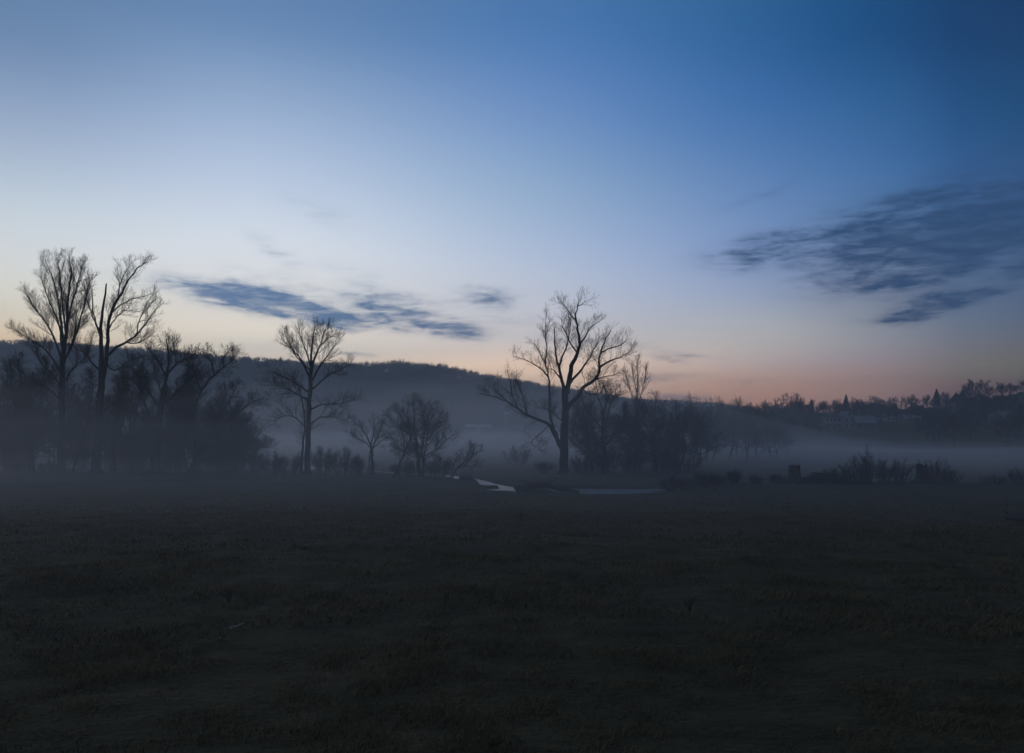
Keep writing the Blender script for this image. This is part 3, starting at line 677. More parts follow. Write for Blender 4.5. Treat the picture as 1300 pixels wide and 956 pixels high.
# grass
def grass():
    rng = np.random.default_rng(4); V = []; n = 0; allV = []
    for (r0, r1, N, h, w) in [(3.4, 8, 70000, .045, .0035), (8, 16, 80000, .06, .006), (16, 34, 80000, .08, .011), (34, 60, 45000, .1, .02)]:
        r = np.sqrt(rng.uniform(r0*r0, r1*r1, N)); t = rng.uniform(-.62, .62, N)
        x = r*np.sin(t); y = r*np.cos(t)
        cl = np.array([1.6*MN.noise((a*.7, b*.7, 2.2)) + 1.4*MN.noise((a*3.1, b*3.1, 5.2)) for a, b in zip(x, y)]) + rng.normal(0, .35, N)
        keep = cl > -.75; x = x[keep]; y = y[keep]; hh = h*rng.uniform(.35,1.3,keep.sum())*(.75+.9*np.clip(cl[keep],-.3,1.2))
        z = np.array([gz(a, b) for a, b in zip(x, y)]) - .01
        a = rng.uniform(0, 6.28, len(x)); bend = rng.normal(0, .7, (len(x), 2))*hh[:,None] + np.array([.35, -.1])*hh[:,None]
        dx, dy = np.cos(a)*w, np.sin(a)*w
        p0 = np.stack([x-dx, y-dy, z], -1); p1 = np.stack([x+dx, y+dy, z], -1)
        m = np.stack([x+bend[:,0]*.4, y+bend[:,1]*.4, z+hh*.6], -1); q0 = m - np.stack([dx, dy, 0*dx], -1)*.6; q1 = m + np.stack([dx, dy, 0*dx], -1)*.6
        tip = np.stack([x+bend[:,0], y+bend[:,1], z+hh*.85], -1)
        allV.append(np.stack([p0, p1, q1, q0, tip], 1).reshape(-1, 3))
    V = np.vstack(allV); k = len(V)//5; b = np.arange(k)*5
    quads = np.stack([b, b+1, b+2, b+3], -1); tris = np.stack([b+3, b+2, b+4], -1)
    m = mat('grass_blades', (.115,.093,.045), .9, noise=(.23,.178,.086), scale=1.3, spec=.1)
    props(mesh_np('grass', V, [quads, tris], m), 'short dark winter grass covering the field', 'grass', kind='stuff')
grass()

# ------------------------------------------------------------------ hillside woods
def woods():
    rng = np.random.default_rng(8); rr = random.Random(8)
    temps = []
    for s in range(8):
        F3 = []
        H = 1.0
        for k in range(15):
            t = rr.uniform(.25, .95); a = rr.uniform(0, 6.28); R = .38*math.sqrt(max(.1, 1-((t-.6)/.45)**2)) if abs(t-.6) < .44 else .15
            e = Vector((math.cos(a)*R, math.sin(a)*R, min(1, t+.16))); b = Vector((0, 0, t*.55))
            sd = Vector((-math.sin(a)*.011, math.cos(a)*.011, 0)); F3.append((b-sd, b+sd, e))
            # twig spray
            for j in range(3):
                e2 = e + Vector((rr.gauss(0,.09), rr.gauss(0,.09), rr.uniform(0,.12))); c = b.lerp(e, .6)
                F3.append((c, c+Vector((rr.gauss(0,.02), rr.gauss(0,.02), .02)), e2))
        w = .022
        F3.append((Vector((-w,0,-.05)), Vector((w,0,-.05)), Vector((0,0,.9)))); F3.append((Vector((0,-w,-.05)), Vector((0,w,-.05)), Vector((0,0,.9))))
        temps.append(np.array([[tuple(v) for v in f] for f in F3], dtype=np.float32))
    out = []
    def put(x, y, z, h, wd):
        t = temps[rr.randrange(8)]; a = rr.uniform(0, 6.28); c, s = math.cos(a), math.sin(a)
        v = t.copy(); X = v[...,0]*c - v[...,1]*s; Yv = v[...,0]*s + v[...,1]*c
        out.append(np.stack([x+X*h*wd, y+Yv*h*wd, z+v[...,2]*h], -1).reshape(-1, 3))
    for k in range(5200):
        px = rr.uniform(-120, 960); Y = 690+230*rr.random()**.75; u = (px-HX)/F
        z = hz_left(u, Y); put(u*Y, Y, z-.5, rr.uniform(8, 13.5), rr.uniform(.8,1.2))
    for k in range(1900):                                 # along the crest
        px = rr.uniform(-120, 960); Y = rr.uniform(880, 925); u = (px-HX)/F
        put(u*Y, Y, hz_left(u, Y)-2.2, (rr.uniform(6, 9) if k % 3 else rr.uniform(9, 14))*(1.3 if (abs(px-515) < 14 or abs(px-555) < 12 or abs(px-345) < 20) else 1), rr.uniform(.8,1.2))
    V = np.vstack(out); f = np.arange(len(V)).reshape(-1, 3)
    props(mesh_np('hillside_woods', V, f, M['wood']), 'bare winter woods covering the long hill behind the valley', 'woods', kind='stuff')
    out.clear()
    for k in range(2600):
        px = rr.uniform(640, 1380); Y = rr.uniform(1270, 1345); u = (px-HX)/F
        put(u*Y, Y, hz_far(u, Y)-1.5, rr.uniform(4, 8), 1.6)
    V = np.vstack(out); f = np.arange(len(V)).reshape(-1, 3)
    props(mesh_np('distant_woods', V, f, M['wood']), 'faint blue woods on the farthest hill right of the middle', 'woods', kind='stuff')
woods()

# ------------------------------------------------------------------ far trees on the right hillside
def spruce_mesh(H, W, seed, root):
    rng = random.Random(seed); V = []; Fc = []
    for k in range(520):
        t = rng.random()**.8; z = H*(.08+.9*t); R = W*(1-t)**.85*rng.uniform(.55,1.08)+.12; a = rng.uniform(0, 6.28)
        d = Vector((math.cos(a), math.sin(a), 0)); s = Vector((-d.y, d.x, 0))*(.22+.3*(1-t))
        b = Vector((0,0,z+R*.18)); e = d*R+Vector((0,0,z-R*.22)); m = b.lerp(e, .6)
        i = len(V); V += [b, m-s+Vector((0,0,-.15)), e, m+s+Vector((0,0,-.15)), m+Vector((0,0,.15))]
        Fc += [(i, i+1, i+4), (i+1, i+2, i+4), (i+2, i+3, i+4), (i+3, i, i+4)]
    mesh_np('crown', np.array([tuple(v) for v in V]), np.array(Fc), M['spruce'], root)
    Vt, Ft = tubes([([Vector((0,0,-.2)), Vector((0,0,H*.5)), Vector((0,0,H*.98))], [.28, .16, .03], 0)], lambda l, r: 6)
    mesh_np('trunk', Vt, Ft, M['bark'], root)
def spruce(px, Y, top, W, seed, label):
    x = (px-HX)/F*Y; z = gz(x, Y); H = EYE+(HY-top)/F*Y - z
    root = thing('spruce_tree', (x, Y, z), label, 'spruce', 'dark spruces on the right hillside'); spruce_mesh(H, W, seed, root)
spruce(1030, 440, 506, 2.6, 1, 'small pointed spruce left of the white house')
spruce(1074, 430, 500, 3.4, 2, 'pointed spruce rising behind the white house')
spruce(1135, 440, 511, 3.6, 3, 'short rounded spruce right of the pale-roofed house')
spruce(1189, 450, 493, 4.2, 4, 'tall dark spruce left of the ridge trees at right')
spruce(1214, 450, 498, 6.0, 5, 'broad dark spruce at the foot of the tallest ridge trees')
spruce(1222, 455, 494, 4.6, 6, 'pointed spruce merging with the broad one at the ridge')
spruce(1296, 440, 497, 4.0, 7, 'dark spruce at the right edge of the ridge')
QF = Q(space=(.95,.7,.55), length=(3.2,1.7,.95), rmin=.055, rk=.014, maxl=3, ang=(.4,.85), trop=.07)
protos = []
gR = 'bare trees on the right hillside'
def far_tree(px, Y, top, k, label, wide=1.0, rz=0.0, group=gR):
    x = (px-HX)/F*Y; z = gz(x, Y); H = EYE+(HY-top)/F*Y - z
    if k >= len(protos):
        root = thing('far_tree', (0, 0, 0), label, 'tree', group)
        build_tree(auto_tree(12, 4.6, 90+k, stems=1+(k%2), nl=9, r=.26, q=QF, fork=.3), root); protos.append(root)
        o = root
    else: o = copy_thing(protos[k])
    o.location = (x, Y, z-.1); s = H/12.0; o.scale = (s*wide, s*wide, s); o.rotation_euler = (0, 0, rz)
    props(o, label, 'tree', group)
far = [(985, 300, 507, 1.3, 'wide bare tree left of the small pointed spruce and its round neighbour'), (1010, 330, 503, 1.2, 'round-crowned bare tree just left of the small pointed spruce'),
    (1046, 430, 509, 1.2, 'bushy bare tree between the two pointed spruces'), (1096, 420, 510, 1.5, 'wide bare tree right above the pale-roofed house'), (1116, 430, 511, 1.3, 'pale bare tree left of the short rounded spruce'),
    (1150, 440, 514, 1.1, 'small bare tree right of the short rounded spruce'), (1176, 450, 502, 1.1, 'bare tree left of the tall dark spruce'), (1203, 455, 500, .9, 'thin bare tree between the tall and the broad spruce'),
    (1234, 455, 483, 1.0, 'tall bare ridge tree right of the broad spruce'), (1247, 458, 482, 1.0, 'tallest bare tree on the right ridge'), (1228, 462, 486, .9, 'thin tall bare tree against the broad spruce'), (1273, 455, 488, 1.0, 'bare ridge tree left of the edge group'),
    (1287, 452, 489, 1.0, 'bare ridge tree near the right edge'), (1303, 450, 486, 1.2, 'bare ridge tree cut by the right edge')]
rr = random.Random(77)
for i, (px, Y, top, w, lab) in enumerate(far): far_tree(px, Y, top, i % 5, lab, w, rr.uniform(0, 6))
for i in range(120):
    px = 885 + 425*(i+rr.random())/120 + rr.uniform(-14, 14); Y = rr.uniform(265, 440)
    if 1040 < px < 1165 and Y < 362: Y = rr.uniform(375, 440)
    x = (px-HX)/F*Y; z = gz(x, Y); H = rr.uniform(6.5, 11); top = HY-(z+H-EYE)*F/Y
    lim = interp([(880,514),(930,516),(1000,511),(1165,511),(1200,504),(1300,494)], px) + rr.uniform(0, 6); top = max(top, lim)
    if (EYE+(HY-top)/F*Y - z) < 4: continue
    far_tree(px, Y, top, i % 5, 'small bare tree half lost in the haze on the slope below the right ridge', rr.uniform(1.2,1.9), rr.uniform(0, 6), 'half-hidden bare trees on the right slope')
for i in range(34):
    px = 890 + 420*(i+rr.random())/34; Y = rr.uniform(440, 475); x = (px-HX)/F*Y; z = gz(x, Y); H = rr.uniform(5, 8.5); top = HY-(z+H-EYE)*F/Y
    far_tree(px, Y, top, i % 5, 'small bare tree in the broken row along the skyline of the right ridge', rr.uniform(1.1,1.6), rr.uniform(0, 6), 'bare trees in the skyline row of the right ridge')
for (px, top, lab) in [(512,461,'tall tree topping the middle of the long ridge, left of two'), (521,462,'tall tree topping the middle of the long ridge, right of two'), (553,466,'ridge tree standing proud where the long hill starts to fall'), (562,468,'ridge tree right beside the proud one on the falling crest'),
    (341,458,'ridge tree showing left of the fan-shaped tree'), (448,463,'ridge tree right of the fan-shaped tree')]:
    Y = 895; u = (px-HX)/F; z = hz_left(u, Y); H = EYE+(HY-top)/F*Y - z
    o = copy_thing(protos[int(px) % 5]); o.location = (u*Y, Y, z-.3); s = H/12; o.scale = (s*1.1, s*1.1, s); props(o, lab, 'tree', 'trees standing above the long ridge')

# ------------------------------------------------------------------ houses and farm
def windows(root, spots, y, w, h, frame='trim'):
    for (x, z) in spots:
        mb = MB()
        for (a, b, c, d) in ((x-w/2-.1, x+w/2+.1, z-.1, z), (x-w/2-.1, x+w/2+.1, z+h, z+h+.12), (x-w/2-.1, x-w/2, z, z+h), (x+w/2, x+w/2+.1, z, z+h)):
            mb.box(a, b, y-.06, y+.02, c, d)
        fr = mb.build('window', M[frame], root)
        mb = MB(); mb.box(x-w/2, x+w/2, y-.02, y+.03, z, z+h); mb.build('pane', M['glass'], fr)
def white_house():
    Y = 350; x0 = (1047-HX)/F*Y; z = gz(x0+6, Y)-.4
    root = thing('white_house', (x0+6.5, Y, z), 'long two-storey white house with a front-facing gable on the misty slope', 'house')
    mb = MB(); mb.house(-6.5, 1.2, 0, 7, 0, 5.4, 7.0); mb.house(1.2, 6.6, -1.2, 7.2, 0, 5.6, 8.0, 'y'); mb.build('wall', M['white'], root)
    mb = MB(); mb.gable(-6.9, 1.2, -.5, 7.5, 5.25, 7.05); mb.gable(.8, 7.0, -1.7, 7.6, 5.35, 8.05, 'y')
    rf = mb.build('roof', M['slate'], root)
    mb = MB(); mb.box(-3.2, -2.4, 3.1, 3.9, 6.4, 8.3); mb.box(-3.3, -2.3, 3.0, 4.0, 8.3, 8.5); mb.build('chimney', M['concrete'], rf)
    windows(root, [(-5.3, 3.4), (-3.6, 3.4), (-1.9, 3.4), (-.2, 3.4), (-5.3, .9), (-.2, .9)], -.01, .95, 1.4)
    windows(root, [(2.6, 3.4), (5.1, 3.4), (2.6, .9), (5.1, .9), (3.9, 6.1)], -1.21, .95, 1.3)
    mb = MB(); mb.box(-5.0, 1.1, -2.4, -.02, 2.6, 2.75)
    for x in (-4.9, -3.0, -1.1, .9): mb.box(x-.08, x+.08, -2.3, -2.14, 0, 2.6)
    mb.build('porch', M['trim'], root)
    mb = MB(); mb.box(-2.4, -1.4, -.05, .02, .1, 2.2); d = mb.build('door', M['slate'], root)
white_house()
def small_house(px, Y, W, D, hw, hr, label, wall, roof, rz=0.0, axis='x', wins=4):
    x = (px-HX)/F*Y; z = gz(x, Y)-.4
    root = thing('house', (x, Y, z), label, 'house', None, rz)
    mb = MB(); mb.house(-W/2, W/2, 0, D, 0, hw, hr, axis); mb.build('wall', M[wall], root)
    mb = MB(); mb.gable(-W/2-.4, W/2+.4, -.5, D+.5, hw-.15, hr+.05, axis); rf = mb.build('roof', M[roof], root)
    mb = MB(); mb.box(-W*.2, -W*.2+.7, D*.4, D*.4+.7, hw+.6, hr+1.1); mb.build('chimney', M['concrete'], rf)
    windows(root, [(-W/2+W*(k+.5)/wins, 1.0) for k in range(wins)], -.01, .9, 1.3)
small_house(1100, 345, 8.6, 7, 2.9, 6.0, 'lower house with a broad pale roof right of the long white house', 'greywall', 'palerf', 0, 'x', 3)
small_house(1131, 372, 4.8, 6, 2.6, 4.4, 'tiny pale house below the short rounded spruce', 'white', 'slate', .2, 'y', 2)
small_house(1160, 365, 7.0, 6, 2.2, 3.6, 'faint low house with a pale roof at the middle of the right slope', 'greywall', 'palerf', -.1, 'x', 3)
small_house(1278, 350, 8.0, 6, 2.6, 4.2, 'faint pale house on the slope near the right edge', 'white', 'palerf', .1, 'x', 3)
def barn():
    Y = 600; x = (607-HX)/F*Y; z = gz(x, Y)
    root = thing('barn', (x, Y, z-.3), 'long low barn with a pale metal roof at the foot of the hill', 'barn')
    mb = MB(); mb.house(-9.8, 9.8, 0, 12, 0, 3.1, 5.3); mb.build('wall', M['redwall'], root)
    mb = MB(); mb.gable(-10.1, 10.1, -.6, 12.6, 3.0, 5.4); mb.build('roof', M['metal'], root)
    mb = MB(); mb.box(-1.8, 1.8, -.08, .02, 0, 2.8); mb.build('door', M['trim'], root)
    windows(root, [(-7, 1.2), (-4, 1.2), (4, 1.2), (7, 1.2)], -.01, 1.0, .9)
    x = (662-HX)/F*Y; root = thing('shed', (x, Y+6, z-.3), 'low farm shed with a dull roof right of the silo', 'shed')
    mb = MB(); mb.house(-6.5, 6.5, 0, 9, 0, 2.8, 4.4); mb.build('wall', M['redwall'], root)
    mb = MB(); mb.gable(-6.8, 6.8, -.5, 9.5, 2.7, 4.5); mb.build('roof', M['palerf'], root)
    x = (643.5-HX)/F*Y; root = thing('silo', (x, Y-2, z-.3), 'round concrete silo with a pale domed cap beside the barn', 'silo')
    V = []; n = 20; prof = [(0,1.9),(.2,1.9),(13.0,1.9)]
    mb = MB(); V = [(r*math.cos(k*2*math.pi/n), r*math.sin(k*2*math.pi/n), zz) for zz, r in prof for k in range(n)]
    mb.add(V, [(i*n+k, i*n+(k+1)%n, (i+1)*n+(k+1)%n, (i+1)*n+k) for i in range(len(prof)-1) for k in range(n)]); mb.build('wall', M['concrete'], root, smooth=True)
    mb = MB(); prof = [(12.9,2.0),(13.4,1.95),(14.1,1.6),(14.6,1.0),(14.8,.3)]
    V = [(r*math.cos(k*2*math.pi/n), r*math.sin(k*2*math.pi/n), zz) for zz, r in prof for k in range(n)]+[(0,0,14.85)]
    mb.add(V, [(i*n+k, i*n+(k+1)%n, (i+1)*n+(k+1)%n, (i+1)*n+k) for i in range(len(prof)-1) for k in range(n)]+[(4*n+k, 4*n+(k+1)%n, 5*n) for k in range(n)]); mb.build('dome', M['metal'], root, smooth=True)
barn()

# ------------------------------------------------------------------ air: haze and ground mist
def volume(name, dens, col, g):
    m = bpy.data.materials.new(name); m.use_nodes = True; nt = m.node_tree
    for n in list(nt.nodes): nt.nodes.remove(n)
    o = nt.nodes.new('ShaderNodeOutputMaterial'); v = nt.nodes.new('ShaderNodeVolumePrincipled')
    v.inputs['Density'].default_value = dens; v.inputs['Color'].default_value = (*col, 1); v.inputs['Anisotropy'].default_value = g
    nt.links.new(v.outputs[0], o.inputs['Volume']); return m
HAZE_D = .0007
mb = MB(); mb.box(-1560, 1560, -1560, 1560, -9, 118)
props(mb.build('haze', volume('haze_air', HAZE_D, (.8,.89,.96), .3)), 'thin blue evening haze filling the whole valley', 'haze', kind='stuff')
def mist(y0, ramp_len, htop, seed, dens, label, full=False):
    """closed body of mist lying on the ground, with an undulating top"""
    rs = [max(y0, 2.0)]; r = rs[0]
    while r < (430 if full else 640): r *= 1.05; rs.append(r)
    th = np.linspace(-math.pi, math.pi, 181)[:-1] if full else np.linspace(-.9, .9, 110); V = []
    for r in rs:
        for t in th:
            x, y = r*math.sin(t), r*math.cos(t)
            e = ((1-sstep(150, 270, r))*(1-.75*sstep(.16, .5, t)*(1-sstep(1.2, 2.2, t))*sstep(40, 90, r)) if full else sstep(y0, y0+ramp_len, r)*(1-sstep(.75, .9, abs(t)))*(1-sstep(500, 640, r)*1.0)*(1-.72*sstep(.14, .5, t)*sstep(90, 220, r)))
            h = htop(r)*(1+(.25 if full else .9)*MN.noise((x*.02, y*.02, seed))+.25*MN.noise((x*.07, y*.07, seed*2))); V.append((x, y, -2.9 + e*max(.2, h+.3)))
    nt_ = len(th); n = len(rs); top = len(V)
    for r in rs:
        for t in th: V.append((r*math.sin(t), r*math.cos(t), -5.5))
    Fq = []; wrap = nt_ if full else nt_-1
    for i in range(n-1):
        for j in range(wrap):
            j2 = (j+1) % nt_; a = i*nt_+j; a2 = i*nt_+j2; Fq.append((a, a2, a2+nt_, a+nt_)); Fq.append((top+a, top+a+nt_, top+a2+nt_, top+a2))
    if not full:
        for i in range(n-1):
            a = i*nt_; Fq.append((a, a+nt_, top+a+nt_, top+a)); a = i*nt_+nt_-1; Fq.append((a, top+a, top+a+nt_, a+nt_))
    for j in range(wrap):
        j2 = (j+1) % nt_
        a, a2 = j, j2; Fq.append((a, top+a, top+a2, a2)); a, a2 = (n-1)*nt_+j, (n-1)*nt_+j2; Fq.append((a, a2, top+a2, top+a))
    tri = []
    if full:
        c0 = len(V); V.append((0, 0, -2.9+htop(0)+.3)); V.append((0, 0, -5.5))
        Fq = [f for k_, f in enumerate(Fq) if not (k_ >= 2*(n-1)*wrap and (k_-2*(n-1)*wrap) % 2 == 0)]
        for j in range(wrap):
            j2 = (j+1) % nt_; tri.append((c0, j2, j)); tri.append((c0+1, top+j, top+j2))
    fs = [np.array(Fq)] + ([np.array(tri)] if tri else [])
    props(mesh_np('ground_mist', np.array(V), fs, volume('mist_air', dens, (.94,.91,.905), MIST_G), smooth=True), label, 'mist', kind='stuff')
MIST_G = .6
mist(55, 50, lambda r: 1.8+2.7*sstep(70, 400, r), 1.0, .0065, 'lowest dense sheet of mist lying on the meadow beyond the river')
mist(70, 60, lambda r: 3.3+2.9*sstep(80, 400, r), 2.3, .0042, 'thinner mist above the low sheet beyond the river')
mist(2, 90, lambda r: 3.7+6.6*sstep(14, 85, r)+2*sstep(100, 500, r), 3.7, .0046, 'faint upper veil of mist over field and bank trees', full=True)
mist(2, 90, lambda r: 3.8+11.7*sstep(16, 85, r)+3*sstep(100, 500, r), 5.7, .0012, 'faintest high veil of mist around the tall bank trees', full=True)

# ------------------------------------------------------------------ sky
def world():
    w = bpy.data.worlds.new('World'); bpy.context.scene.world = w; w.use_nodes = True
    nt = w.node_tree; L = nt.links.new; bg = nt.nodes['Background']
    def math_(op, a, b=None, c=None, clamp=False):
        n = nt.nodes.new('ShaderNodeMath'); n.operation = op; n.use_clamp = clamp
        for i, v in enumerate((a, b, c)):
            if v is None: continue
            if isinstance(v, (int, float)): n.inputs[i].default_value = v
            else: L(v, n.inputs[i])
        return n.outputs[0]
    tc = nt.nodes.new('ShaderNodeTexCoord'); sep = nt.nodes.new('ShaderNodeSeparateXYZ'); L(tc.outputs['Generated'], sep.inputs[0])
    X, Y, Z = sep.outputs
    az = math_('MULTIPLY', math_('ARCTAN2', X, Y), 180/math.pi)          # degrees right of the view axis
    el = math_('MULTIPLY', math_('ARCSINE', Z), 180/math.pi)
    cols = []
    for (caz, stops) in SKY:
        r = nt.nodes.new('ShaderNodeValToRGB'); e = r.color_ramp.elements
        while len(e) < len(stops): e.new(.5)
        for k, (deg, c) in enumerate(stops): e[k].position = max(0, min(1, (deg+5)/95)); e[k].color = (*c, 1)
        L(math_('MULTIPLY_ADD', el, 1/95, 5/95), r.inputs['Fac']); cols.append((caz, r.outputs['Color']))
    cur = cols[0][1]
    for (a0, _), (a1, c1) in zip(cols, cols[1:]):
        mr = nt.nodes.new('ShaderNodeMapRange'); mr.interpolation_type = 'LINEAR'
        L(az, mr.inputs['Value']); mr.inputs['From Min'].default_value = a0; mr.inputs['From Max'].default_value = a1
        m = nt.nodes.new('ShaderNodeMix'); m.data_type = 'RGBA'; L(mr.outputs[0], m.inputs[0]); L(cur, m.inputs[6]); L(c1, m.inputs[7]); cur = m.outputs[2]
    # clouds: soft lens shapes torn by stretched noise
    vec = nt.nodes.new('ShaderNodeCombineXYZ'); L(az, vec.inputs[0]); L(el, vec.inputs[1]); vec.inputs[2].default_value = 1
    def noise(sx, sy, det, off=0.0, rough=.6):
        mp = nt.nodes.new('ShaderNodeMapping'); mp.inputs['Scale'].default_value = (sx, sy, 1); mp.inputs['Location'].default_value = (off, off*.7, off)
        mp.inputs['Rotation'].default_value = (0, 0, math.radians(-6))
        L(vec.outputs[0], mp.inputs['Vector']); n = nt.nodes.new('ShaderNodeTexNoise'); n.inputs['Scale'].default_value = 1
        n.inputs['Detail'].default_value = det; n.inputs['Roughness'].default_value = rough; n.inputs['Distortion'].default_value = .4
        L(mp.outputs[0], n.inputs['Vector']); return n
    warp = noise(.22, .45, 4, 3.0)
    wv = nt.nodes.new('ShaderNodeVectorMath'); wv.operation = 'MULTIPLY_ADD'; L(warp.outputs['Color'], wv.inputs[0]); wv.inputs[1].default_value = (3.2, 1.6, 0); 
    sub = nt.nodes.new('ShaderNodeVectorMath'); sub.operation = 'ADD'; L(vec.outputs[0], sub.inputs[0]); sub.inputs[1].default_value = (-1.6, -.8, 0)
    L(sub.outputs[0], wv.inputs[2]); V = wv.outputs[0]
    tot = None
    for (px, py, hl, hw, tilt, wgt) in CLOUDS:
        a0 = math.degrees(math.atan((px-HX)/F)); e0 = math.degrees(math.atan((HY-py)/F*math.cos(math.radians(a0))))
        k = math.degrees(math.cos(math.radians(a0))/F)        # degrees per photo pixel here
        hl *= k; hw *= k; c, s = math.cos(math.radians(tilt)), math.sin(math.radians(tilt))
        def dot(vx, vy):
            n = nt.nodes.new('ShaderNodeVectorMath'); n.operation = 'DOT_PRODUCT'; L(V, n.inputs[0]); n.inputs[1].default_value = (vx, vy, -(vx*a0+vy*e0)); return n.outputs['Value']
        a = dot(c/hl, s/hl); b = dot(-s/hw, c/hw)
        d = math_('MULTIPLY_ADD', b, b, math_('MULTIPLY', a, a)); ex = math_('EXPONENT', math_('MULTIPLY', d, -.9))
        tot = math_('MULTIPLY', ex, wgt) if tot is None else math_('MULTIPLY_ADD', ex, wgt, tot)
    n1 = noise(.16, .8, 8, 1.0, .62); n2 = noise(.45, 2.0, 6, 8.0, .6); n3 = noise(.7, 5.0, 4, 5.0, .55)
    nn = math_('MULTIPLY_ADD', n1.outputs['Fac'], 1.7, math_('MULTIPLY_ADD', n2.outputs['Fac'], 1.3, math_('MULTIPLY_ADD', n3.outputs['Fac'], .7, -1.05)))
    dn = math_('MULTIPLY', tot, math_('MAXIMUM', nn, 0.0))
    mr = nt.nodes.new('ShaderNodeMapRange'); mr.interpolation_type = 'SMOOTHSTEP'; L(dn, mr.inputs['Value'])
    mr.inputs['From Min'].default_value = .0; mr.inputs['From Max'].default_value = 1.8; mr.inputs['To Max'].default_value = 1.0
    cr = nt.nodes.new('ShaderNodeMapRange'); L(az, cr.inputs['Value']); cr.inputs['From Min'].default_value = -15; cr.inputs['From Max'].default_value = 24
    cc = nt.nodes.new('ShaderNodeMix'); cc.data_type = 'RGBA'; L(cr.outputs[0], cc.inputs[0]); cc.inputs[6].default_value = (*CL_LEFT, 1); cc.inputs[7].default_value = (*CL_RIGHT, 1)
    thick = math_('MULTIPLY', mr.outputs[0], math_('MULTIPLY_ADD', n2.outputs['Fac'], 1.5, math_('MULTIPLY_ADD', n1.outputs['Fac'], .8, -.3), clamp=True))
    m = nt.nodes.new('ShaderNodeMix'); m.data_type = 'RGBA'; L(thick, m.inputs[0]); L(cur, m.inputs[6]); L(cc.outputs[2], m.inputs[7])
    # last trace of physical twilight from the sky model, added to the measured dusk gradient
    sky = nt.nodes.new('ShaderNodeTexSky'); sky.sky_type = 'NISHITA'; sky.sun_disc = False
    sky.sun_elevation = math.radians(-3); sky.sun_rotation = math.radians(-22)
    ad = nt.nodes.new('ShaderNodeMix'); ad.data_type = 'RGBA'; ad.blend_type = 'ADD'; ad.inputs[0].default_value = .02
    L(m.outputs[2], ad.inputs[6]); L(sky.outputs[0], ad.inputs[7])
    L(ad.outputs[2], bg.inputs['Color']); bg.inputs['Strength'].default_value = 1.0
    w.cycles.sampling_method = 'MANUAL'; w.cycles.sample_map_resolution = 512
CL_LEFT, CL_RIGHT = lin((108,139,180)), lin((38,74,118))
CLOUDS = [ # px, py, half length, half width (photo pixels), tilt, weight
    (265,370,80,15,-6,1.5), (345,384,80,15,-10,1.6), (400,398,70,11,-12,1.2), (488,383,58,15,-6,1.7), (530,400,55,10,-14,1.4), (490,412,100,11,-6,1.2), (560,420,50,8,-10,1.1),
    (620,378,38,14,0,1.5), (640,410,60,9,0,.5), (755,437,70,9,-4,.9), (845,455,24,4.5,-8,1.1), (872,448,34,3.5,-2,.8), (950,485,24,3.5,0,.8),
    (808,483,52,7,6,1.1), (855,505,60,6,-4,1.1), (730,505,60,6,0,.5), (1085,512,40,6,0,1.1), (452,451,26,4,-3,.9),
    (1090,300,130,32,4,1.35), (1200,290,120,38,12,1.5), (1290,275,80,34,14,1.6), (955,322,65,15,6,1.1), (1130,350,100,24,4,1.1), (1230,325,90,18,14,1.2),
    (1180,390,65,13,10,1.5), (1268,358,75,12,17,1.7), (1150,405,45,9,0,.9), (970,245,60,7,18,.55), (400,262,60,16,-20,.42), (345,320,50,12,-40,.5), (430,340,60,12,-10,.45), (330,350,60,9,-12,.5), (1190,235,90,16,20,.6)]
def col_at(px, rows, zen, low):
    """one meridian of the dusk sky: rows are (photo y, sRGB)"""
    a = math.atan((px-HX)/F); st = [(-5, low), (0.0, low)]
    for (py, c) in sorted(rows, key=lambda t: -t[0]):
        st.append((math.degrees(math.atan((HY-py)/F*math.cos(a))), c))
    st += [(45, zen[0]), (90, zen[1])]
    return (math.degrees(a), st)
SKY_ROWS = {
    10: [(20,(106,134,171)),(150,(152,171,198)),(310,(205,211,215)),(403,(206,198,184)),(440,(200,182,160))],
    325: [(10,(102,135,177)),(113,(141,166,200)),(210,(178,195,220)),(323,(212,218,226)),(390,(214,212,209)),(420,(214,208,199)),(445,(196,190,182)),(465,(192,180,170))],
    650: [(23,(80,122,175)),(123,(109,143,192)),(243,(150,175,206)),(343,(182,193,212)),(435,(198,190,189)),(473,(206,184,168))],
    950: [(23,(50,98,150)),(130,(68,112,168)),(233,(100,134,182)),(363,(142,158,188)),(453,(172,162,162)),(495,(160,133,127)),(512,(150,123,119))],
    1120: [(20,(35,78,126)),(130,(52,96,147)),(240,(78,115,162)),(363,(114,128,154)),(442,(137,135,145)),(492,(133,115,117)),(510,(124,106,110))],
    1275: [(10,(22,65,105)),(133,(41,80,124)),(250,(62,94,138)),(393,(91,106,131)),(473,(102,99,102)),(500,(88,78,85))]}
